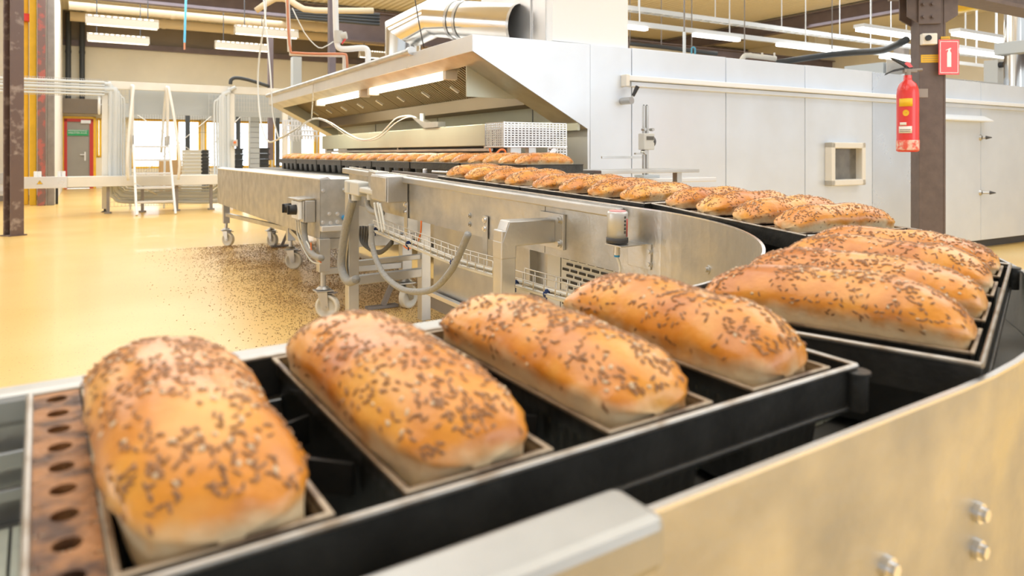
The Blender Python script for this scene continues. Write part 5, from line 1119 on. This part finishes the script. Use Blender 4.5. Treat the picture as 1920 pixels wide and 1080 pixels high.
for x1, sg in ((tx0, -1), (tx1, 1)):
    for kk, yy in ((0, dy), (1, dy + .7)):
        m = ld.mb(); xx = x1 + sg * 0.0
        if kk == 0: pts = [(xx + sg * 0.10, TL + 0.25, topz * .5), (xx + sg * 0.12, TL + 0.2, topz * .8), (xx + sg * 0.06, TL + dy * .6, hz * .75), (xx, TL + dy, hz - 0.03), (xx, TL + dy + .1, hz), (xx, TL + dy + 0.2, hz - .05), (xx, TL + dy + 0.25, topz)]
        else: pts = [(xx, TL + dy + 0.3, topz), (xx, TL + dy + 0.35, hz - .05), (xx, TL + dy + 0.5, hz), (xx - sg * .02, TL + dy + 0.75, hz * .8), (xx - sg * .05, TL + dy + .9, topz * .9)]
        m.tube(pts, 0.024, 8, 4); m.build('handrail', 'offwhite', ld.o)
for x1 in (tx0, tx1): ld.mb().box((x1 - 0.012, TL + dy, topz), (x1 + 0.012, TL + dy + .75, topz + 0.18)).build('kick_plate', 'steel', ld.o)
# black safety fence posts before the windows
TFn = 15.5
fe = Thing('safety_fence', 'dark mesh safety fence with black posts before the bright windows', 'fence', FO, (on_t(250, 300, TFn).x, TFn, 0))
for px in (352, 447, 521): xx = on_t(px, 300, TFn).x; fe.mb().box((xx - .05, TFn, 0), (xx + .05, TFn + .06, 2.15)).build('post', 'crate', fe.o)
x0, x1 = on_t(245, 300, TFn).x, on_t(560, 300, TFn).x
m = fe.mb()
n_ = 70
for i in range(n_): xx = x0 + (x1 - x0) * i / n_; m.bar((xx, TFn + .03, 0.1), (xx, TFn + .03, 2.1), 0.004, 0.004)
for z in (0.1, 0.6, 1.1, 1.6, 2.1): m.bar((x0, TFn + .03, z), (x1, TFn + .03, z), 0.008, 0.008)
m.build('mesh', 'dark', fe.o)
for pa, pb in (((258, 216), (400, 310)), ((400, 215), (262, 330)), ((455, 215), (325, 345))):
    a = on_t(*pa, TFn - .1); b = on_t(*pb, TFn - .1); fe.mb().cyl(a, b, 0.012, n=6).build('brace_rod', 'wire', fe.o)
# crate stacks
def crate_stack(px0, px1, ytop, t, n, label, mat='crate', striped=False):
    a = on_t(px0, ytop, t); b = on_t(px1, ytop, t); zt0 = a.z; h = zt0 / n
    for k in range(n):
        m = MB((a.x, t, h * k)); m.box((a.x, t, h * k), (b.x, t + (b.x - a.x), h * k + h * 0.72)); m.box((a.x - 0.02, t - 0.02, h * k + h * 0.72), (b.x + 0.02, t + (b.x - a.x) + 0.02, h * k + h * 0.98))
        tag(m.build('stacking_crate', mat, None, 0, FO), '%s from the floor of the %s' % (ORD[k], label), 'crate', label)
crate_stack(441, 455, 278, 11.6, 10, 'black crates stacked left of the grey robot column')
crate_stack(487, 504, 277, 11.7, 10, 'black crates stacked right of the grey robot column')
crate_stack(345, 377, 281, 14.2, 14, 'white rimmed trays stacked before the windows', 'plastic')
crate_stack(378, 392, 281, 14.4, 14, 'dark trays stacked beside the white rimmed trays')
a = on_t(301, 300, 15.0); b = on_t(341, 330, 15.0); tag(MB((a.x, 15.0, 0)).box((a.x, 15.0, 0), (b.x, 15.5, a.z)).build('cardboard_box', 'wood', None, 0.01, FO), 'brown box standing behind the ladder below the windows', 'box')
# robot column and gripper rack
a = on_t(469, 200, 11.4); b = on_t(487, 310, 11.4)
t = Thing('robot_column', 'pale grey rectangular machine column before the windows', 'column', FO, (a.x, 11.4, 0))
t.mb().box((a.x, 11.4, 0), (b.x, 11.55, a.z)).build('mast', 'grey_machine', t.o, 0.01)
t.mb().box((a.x - .1, 11.35, a.z - .1), (b.x + .15, 11.6, a.z + 0.05)).build('head', 'offwhite', t.o, 0.01)
m = t.mb()
for k in range(16): z = 0.2 + k * (a.z - .3) / 16; m.box((a.x, 11.396, z), (b.x, 11.4, z + 0.006))
m.build('scale_marks', 'dark', t.o)
a = on_t(549, 106, 12); b = on_t(566, 180, 12); tag(MB((a.x, 12, 0)).box((a.x, 12, 0.0), (b.x, 12.2, a.z)).build('support_mast', 'grey_machine', None, 0.01, FO), 'pale grey mast with a square window behind the hood tip', 'mast')
TG = 9.0
gr = Thing('gripper_rack', 'hanging rack of rows of bright metal grippers before the windows', 'rack', FO, (on_t(570, 222, TG).x, TG, on_t(570, 222, TG).z))
x0, x1 = on_t(532, 240, TG).x, on_t(606, 240, TG).x
for row in range(4):
    zr = on_t(570, 226 + row * 10, TG).z; m = gr.mb(); yy = TG + 0.5 - row * 0.16
    m.box((x0 + .1 - row * .03, yy, zr), (x1 - .02 * row, yy + 0.03, zr + 0.03))
    for k in range(12):
        xx = x0 + .1 - row * .03 + (x1 - x0 - .12) * k / 11; m.box((xx - .014, yy - .02, zr - 0.05), (xx + .014, yy, zr + .02)); m.bar((xx, yy - .01, zr - 0.05), (xx + .012, yy - .01, zr - 0.09), 0.012, 0.012)
    m.build('gripper_row', 'steel_light', gr.o)
gr.mb().cyl((x0 + .5, TG + .3, on_t(570, 226, TG).z), (x0 + .5, TG + .3, 2.4), 0.03).build('hanger', 'steel', gr.o)
# curved cable chain on the frame
pts = [oc(432, 158, TC - .2), oc(434, 149, TC - .2), oc(445, 146, TC - .2), oc(470, 151, TC - .2), oc(505, 162, TC - .2)]
m = MB(pts[0]); m.tube(pts, 0.035, 8, 4); tag(m.build('cable_chain', 'crate', None, 0, FO), 'black ribbed cable chain arching over the right end of the cable frame', 'cable chain')
c = oc(441, 268, TC - .1); t = Thing('push_button_box', 'small pale button box with orange button on the frame post', 'button', FO, (c.x, TC - .1, c.z))
t.mb().cbox((c.x, TC - .05, c.z), (0.09, 0.1, 0.13)).build('housing', 'plastic', t.o, 0.006); t.mb().cyl((c.x - .01, TC - .1, c.z + .01), (c.x - .01, TC - .14, c.z + .01), 0.025).build('button', 'orange', t.o)
# drain pipes on the far left wall, hanging blue hose
for px, z0y, lab in ((128, 191, 'black drain pipe on the far wall, the left one of two'), (154, 194, 'black drain pipe on the far wall, the right one of two')):
    a = on_t(px, z0y, T_F - .2); m = MB((a.x, T_F - .2, a.z)); m.cyl((a.x, T_F - .2, a.z), (a.x, T_F - .2, ZC - .1), 0.075, n=14); m.cyl((a.x, T_F - .2, 4.1), (a.x, T_F - .2, 4.18), 0.085, n=14)
    tag(m.build('drain_pipe', 'crate', None, 0, FO), lab, 'pipe', 'black drain pipes')
a = on_t(346, 80, 14); m = MB((a.x, 14, a.z)); m.cyl((a.x, 14, a.z), (a.x + .05, 14, ZC - .05), 0.025, n=8); hh = m.build('air_hose', 'blue_pale', None, 0, FO); tag(hh, 'blue air hose hanging from the roof above the ladder', 'hose')
c = on_t(344, 86, 14); MB((a.x, 14, a.z)).cyl((a.x, 14, a.z), (a.x, 14, a.z - .16), 0.02).build('coupling', 'rust_pipe', hh)
# oval wall mirror / lamp near the door
c = oc(186, 196, TC + .05); m = MB(c); m.cyl(c, c + Vector((0.25, 0, 0)), .012, n=6); m.lathe(c, [(0, -.02), (.17, -.02), (.19, 0), (.17, .02), (0, .02)], 24, 0); tag(m.build('round_mirror', 'white', None, 0, FO), 'white round mirror seen edge on beside the frame post', 'mirror')
# hanging industrial lamps (reflector fittings)
def reflector_lamp(pa, pb, z, label, rows=8):
    a = on_z(*pa, z); b = on_z(*pb, z); y = (a.y + b.y) / 2; x0, x1 = on_t(pa[0], pa[1], y).x, on_t(pb[0], pb[1], y).x
    T = Thing('ceiling_lamp', label, 'lamp', FO, ((x0 + x1) / 2, y, z), 0, 'reflector lamps at upper left')
    m = T.mb(); m.prism([(y - .13, z), (y - .07, z + .17), (y + .07, z + .17), (y + .13, z), (y + .12, z), (y + .06, z + .16), (y - .06, z + .16), (y - .12, z)], 0, x0, x1); m.build('reflector', 'tan', T.o)
    m = T.mb(); m.box((x0, y - .075, z + .17), (x1, y + .075, z + .21)); m.build('housing', 'tan', T.o)
    n = 11
    for k in range(n): xx = x0 + .05 + (x1 - x0 - .1) * k / n; T.mb().box((xx, y - .08, z + .175), (xx + (x1 - x0) / n * .5, y - .072, z + .20)).build('light_slot', 'lamp_soft', T.o)
    T.mb().box((x0 + .03, y - .05, z - .004), (x1 - .03, y + .05, z + .02)).build('tube', 'lamp_soft', T.o)
    for f in (.15, .85): T.mb().cyl((x0 + (x1 - x0) * f, y, z + .2), (x0 + (x1 - x0) * f, y, ZC), 0.012, n=6).build('hanging_rod', 'dark', T.o)
reflector_lamp((160, 47), (297, 54), 3.85, 'reflector lamp at upper left, upper one of the left pair')
reflector_lamp((163, 77), (280, 84), 3.95, 'reflector lamp at upper left, lower one of the left pair')
reflector_lamp((440, 64), (558, 72), 3.85, 'reflector lamp above the robot column, upper one of the right pair')
reflector_lamp((403, 90), (506, 98), 3.95, 'reflector lamp above the robot column, lower one of the right pair')
reflector_lamp((674, 107), (730, 111), 3.9, 'reflector lamp half hidden behind the duct drop')
# white pipes descending behind the hood
def wp(px, py, Y): return FOi @ Vector(((px - 960) / F_PX * Y, Y, 1.05 + (HOR - py) / F_PX * Y))
YP = 6.9
def pipe(name, label, pts, r, mat, cat='pipe', sm=2):
    m = MB(pts[-1]); m.tube(pts, r, 12, sm); return tag(m.build(name, mat, None, 0, FO), label, cat)
pp = pipe('white_pipe', 'white pipe coming down from the roof and stepping right onto the hood', [wp(628, -30, YP), wp(630, 55, YP), wp(632, 80, YP), wp(636, 90, YP), wp(650, 92, YP), wp(678, 90, YP), wp(688, 93, YP), wp(690, 102, YP), wp(690, 118, YP)], 0.028, 'white', 'pipe', 3)
m = MB(wp(634, 68, YP)); a = wp(634, 58, YP); b = wp(634, 80, YP); m.cyl(a, b, 0.042, n=14); m.cyl(wp(636, 68, YP), wp(650, 66, YP), 0.035, n=12); vb = m.build('valve_body', 'plastic', None, 0.003, FO)
mw = vb.matrix_world.copy(); vb.parent = pp; vb.matrix_basis = pp.matrix_world.inverted() @ mw
m = MB(wp(645, 78, YP)); m.bar(wp(641, 82, YP), wp(648, 73, YP), 0.02, 0.012); vl = m.build('valve_lever', 'red', None, 0, FO); mw = vl.matrix_world.copy(); vl.parent = pp; vl.matrix_basis = pp.matrix_world.inverted() @ mw
pipe('copper_pipe', 'white and copper pipe running down and right above the hood edge', [wp(538, -30, 7.2), wp(541, 60, 7.2), wp(545, 94, 7.2), wp(552, 99, 7.2), wp(600, 101, 7.2), wp(642, 101, 7.2), wp(650, 106, 7.2), wp(651, 128, 7.2)], 0.012, 'rust_pipe')
m = MB(wp(541, 40, 7.25)); m.bar(wp(538, -30, 7.25), wp(543, 97, 7.25), .035, .035); m.bar(wp(543, 101, 7.25), wp(648, 104, 7.25), .035, .035); m.bar(wp(646, 104, 7.25), wp(646, 132, 7.25), .035, .035); tag(m.build('pipe_channel', 'offwhite', None, 0.003, FO), 'pale channel frame stepping down behind the hood edge', 'channel')
m = MB(wp(618, 140, 9)); m.bar(wp(622, -30, 9.0), wp(622, 140, 9.0), .08, .08); tag(m.build('brown_post', 'purple', None, 0, FO), 'dark upright post behind the white pipe', 'post')
m = MB(wp(507, 130, 18)); m.bar(wp(507, 60, 18.0), wp(507, 300, 18.0), .12, .12); tag(m.build('brown_post', 'purple', None, 0, FO), 'dark upright post before the far wall left of the hood tip', 'post')
pipe('grey_cable', 'grey cable sagging from the roof to the white pipe', [wp(548, 15, 7.5), wp(570, 60, 7.5), wp(590, 84, 7.5), wp(604, 90, 7.5), wp(625, 78, 7.5)], 0.006, 'cable', 'cable')
pipe('steel_pipe', 'steel wire running down in front of the bright duct', [wp(775, -20, 5.2), wp(785, 40, 5.2), wp(795, 90, 5.2)], 0.004, 'cable_dark', 'cable')
pipe('beige_pipe', 'beige pipe bending across the roof above the hood', [wp(480, 20, 12), wp(515, -2, 12), wp(545, 2, 12), wp(570, 17, 12), wp(620, 20, 12), wp(700, 20, 12)], 0.05, 'beige_pipe')
for k in range(4):
    pipe('black_roof_cable', 'black cable, %s from the top in the roof bundle behind the white pipe' % ORD[k], [wp(540, 20 + k * 4, 13), wp(600, 22 + k * 5, 13), wp(712, 28 + k * 6, 13)], 0.03, 'crate', 'cable')['group'] = 'black roof cables'

# ================================================================== BACKGROUND, RIGHT
def tube_lamp(px0, py0, px1, py1, zl, label, group):
    a = on_z(px0, py0, zl); y = a.y; b = on_t(px1, py1, y)
    T = Thing('tube_lamp', label, 'lamp', FO, ((a.x + b.x) / 2, y, zl), 0, group)
    m = T.mb(); m.box((a.x, y - .05, zl + .0), (b.x, y + .05, zl + .09)); m.build('housing', 'white', T.o, .01)
    m = T.mb(); m.box((a.x, y - .055, zl - .015), (b.x, y + .045, zl + .03)); m.build('tube', 'lamp', T.o, .01)
    for f in (.2, .8): T.mb().cyl((a.x + (b.x - a.x) * f, y, zl + .09), (a.x + (b.x - a.x) * f, y, ZC), 0.006, n=5).build('hanging_wire', 'white', T.o)
    return T
zl = 3.2
T0 = on_z(1181, 52, zl).y
for px0, px1, lab in ((1150, 1212, 'lit tube lamp beside the white flue'), (1300, 1385, 'lit tube lamp second to the right of the white flue'), (1458, 1530, 'lit tube lamp above the middle oven panels, left half'), (1531, 1598, 'lit tube lamp above the middle oven panels, right half'), (1652, 1712, 'lit tube lamp just left of the extinguisher head')):
    x0 = on_t(px0, 100, T0).x; x1 = on_t(px1, 100, T0).x
    T = Thing('tube_lamp', lab, 'lamp', FO, ((x0 + x1) / 2, T0, zl), 0, 'tube lamps over the oven')
    T.mb().box((x0, T0 - .05, zl - .02), (x1, T0 + .05, zl + .035)).build('tube', 'lamp', T.o, .01)
xx0, xx1 = on_t(1130, 100, T0).x, 19.0
tr_ = Thing('lamp_track', 'long white lamp track carrying the lit tubes over the oven', 'track', FO, (xx0, T0, zl))
tr_.mb().box((xx0, T0 - .035, zl + .036), (xx1, T0 + .035, zl + .12)).build('track', 'white', tr_.o, .005)
for k in range(7): tr_.mb().cyl((xx0 + .8 + k * 2.2, T0, zl + .12), (xx0 + .8 + k * 2.2, T0, ZC), .012, n=6).build('hanging_rod', 'white', tr_.o)
a = on_z(1181, 16, 3.6); ct = Thing('cable_tray', 'long white cable tray hung above the lamp track', 'cable tray', FO, (a.x, a.y, 3.6))
ct.mb().box((a.x - 1, a.y - .06, 3.56), (19, a.y - .05, 3.64)).build('side_rail', 'white', ct.o); ct.mb().box((a.x - 1, a.y + .09, 3.56), (19, a.y + .10, 3.64)).build('side_rail', 'white', ct.o)
for k in range(60): ct.mb().box((a.x - 1 + k * .25, a.y - .05, 3.56), (a.x - .97 + k * .25, a.y + .09, 3.57)).build('rung', 'white', ct.o)
m = ct.mb(); m.cyl((a.x - 1, a.y, 3.6), (19, a.y, 3.6), .025, n=8); m.cyl((a.x - 1, a.y + .05, 3.6), (19, a.y + .05, 3.6), .018, n=8); m.build('cable', 'hose', ct.o)
for k in range(7): ct.mb().cyl((a.x + .2 + k * 1.9, a.y, 3.6), (a.x + .2 + k * 1.9, a.y, ZC), .01, n=6).build('hanging_rod', 'white', ct.o)
for k, (pa, pb) in enumerate((((1610, 58), (1720, 80)), ((1790, 66), (1885, 88)), ((1790, 96), (1888, 112)))):
    z_ = 3.2; a = on_z(*pa, z_); b = on_t(*pb, a.y)
    T = Thing('tube_lamp', ['far lit tube lamp left of the column head', 'far lit tube lamp right of the extinguisher sign, upper', 'far lit tube lamp right of the extinguisher sign, lower'][k], 'lamp', FO, (a.x, a.y, z_), 0, 'far tube lamps')
    T.mb().box((a.x, a.y - .06, z_), (b.x, a.y + .06, z_ + .06)).build('tube', 'lamp', T.o); T.mb().box((a.x, a.y - .1, z_ + .06), (b.x, a.y + .1, z_ + .12)).build('housing', 'white', T.o)
    for f in (.2, .8): T.mb().cyl((a.x + (b.x - a.x) * f, a.y, z_ + .12), (a.x + (b.x - a.x) * f, a.y, ZC), .01, n=5).build('hanging_rod', 'white', T.o)
# pipes and ducts over the oven, dark
for k, (pts, r, mt, lab) in enumerate((
    ([wp(1390, 113, 13), wp(1396, 105, 13), wp(1405, 104, 13), wp(1455, 110, 13)], .045, 'offwhite', 'pale pipe with three stubs above the second oven panel'),
    ([wp(1456, 118, 14), wp(1560, 102, 14), wp(1640, 96, 13), wp(1668, 90, 12.5), wp(1700, 74, 12)], .06, 'crate', 'dark duct hose curving right above the oven'),
    ([wp(1181, 82, 14), wp(1240, 88, 14), wp(1300, 96, 14), wp(1345, 101, 14)], .04, 'crate', 'dark pipe low behind the flue'),
    ([wp(1181, 88, 14.2), wp(1240, 94, 14.2), wp(1300, 102, 14.2)], .035, 'beige_pipe', 'beige pipe low behind the flue'),
    ([wp(1297, 104, 13), wp(1297, 90, 13), wp(1303, 90, 13), wp(1303, 104, 13)], .015, 'blue_pale', 'small blue pipe bend above the first oven panel'),
    ([wp(1283, 130, 9), wp(1283, 60, 9)], .02, 'conduit', 'thin white upright pipe above the first oven panel'))):
    po = pipe('service_pipe', lab, pts, r, mt, 'pipe', 2)
    mid = pts[len(pts) // 2 - 1]; h = MB(pts[-1]); h.cyl(mid, (mid.x, mid.y, ZC), 0.01, n=6); ho = h.build('hanger_rod', 'grey_post', po)
m = MB(wp(1405, 100, 13))
for px in (1407, 1429, 1452): m.cyl(wp(px, 108, 13), wp(px, 99, 13), .018, n=6)
tag(m.build('pipe_stub', 'offwhite', None, 0, FO), 'row of small upright pipe stubs on the pale pipe', 'pipe')
a = wp(1535, 72, 25.5); tag(MB(a).cbox(a, (.8, .3, .7)).build('air_unit', 'offwhite', None, .03, FO), 'pale air unit on the right hand wall under the roof', 'air conditioner')
a = wp(1690, 108, 20); tag(MB(a).cbox(a, (.3, .3, .8)).build('wall_cabinet', 'grey_post', None, .03, FO), 'dark grey wall box behind the extinguisher head', 'box')
# top box section of the oven with vent mesh, camera and steel flue
a = wp(1770, 150, 7.8); b = wp(2000, 150, 7.8)
tb_ = Thing('oven_top_box', 'pale blue grey box section on top of the oven at right', 'housing', FO, (5.6, 1.1, OT))
tb_.mb().box((5.7, 1.0, OT), (14, 2.6, OT + .21)).build('casing', 'panel_grey', tb_.o, .004)
vm = Thing('vent_mesh', 'perforated grey mesh panel on the oven top beside the column', 'vent', FO, (5.7, 1.3, OT + .21))
perf_panel(vm, 0, 5.75, 7.0, OT + .21, OT + .42, 1.3, 40, 12, .004, 'steel_light')
vm.mb().box((5.75, 1.35, OT + .21), (7.0, 1.9, OT + .40)).build('backing', 'grey_machine', vm.o)
c = wp(1866, 128, 8.6)
c = on_t(1866, 128, 1.5)
t = Thing('security_camera', 'small grey camera box on the oven top by the steel flue', 'camera', FO, (c.x, c.y, OT + .21))
t.mb().box((c.x - .10, c.y - .08, OT + .21), (c.x + .12, c.y + .12, c.z + .12)).build('housing', 'plastic', t.o, .01); t.mb().cyl((c.x - .05, c.y - .08, c.z + .04), (c.x - .05, c.y - .14, c.z + .04), .045).build('lens', 'black', t.o)
c = wp(1906, 100, 8.8)
t = Thing('steel_flue', 'round silver flue with a blue grey clamp box at the right edge', 'flue', FO, (c.x, c.y, OT + .21))
t.mb().cyl((c.x, c.y, OT), (c.x, c.y, ZC - .01), .13, n=24).build('pipe', 'polish', t.o)
m = t.mb()
for k in range(6): m.cyl((c.x, c.y, 2.9 + k * .14), (c.x, c.y, 2.92 + k * .14), .137, n=24)
m.build('ribs', 'steel', t.o)
t.mb().box((c.x - .18, c.y - .17, wp(1906, 103, 8.8).z), (c.x + .25, c.y + .17, wp(1906, 80, 8.8).z)).build('clamp_box', 'grey_machine', t.o, .01)
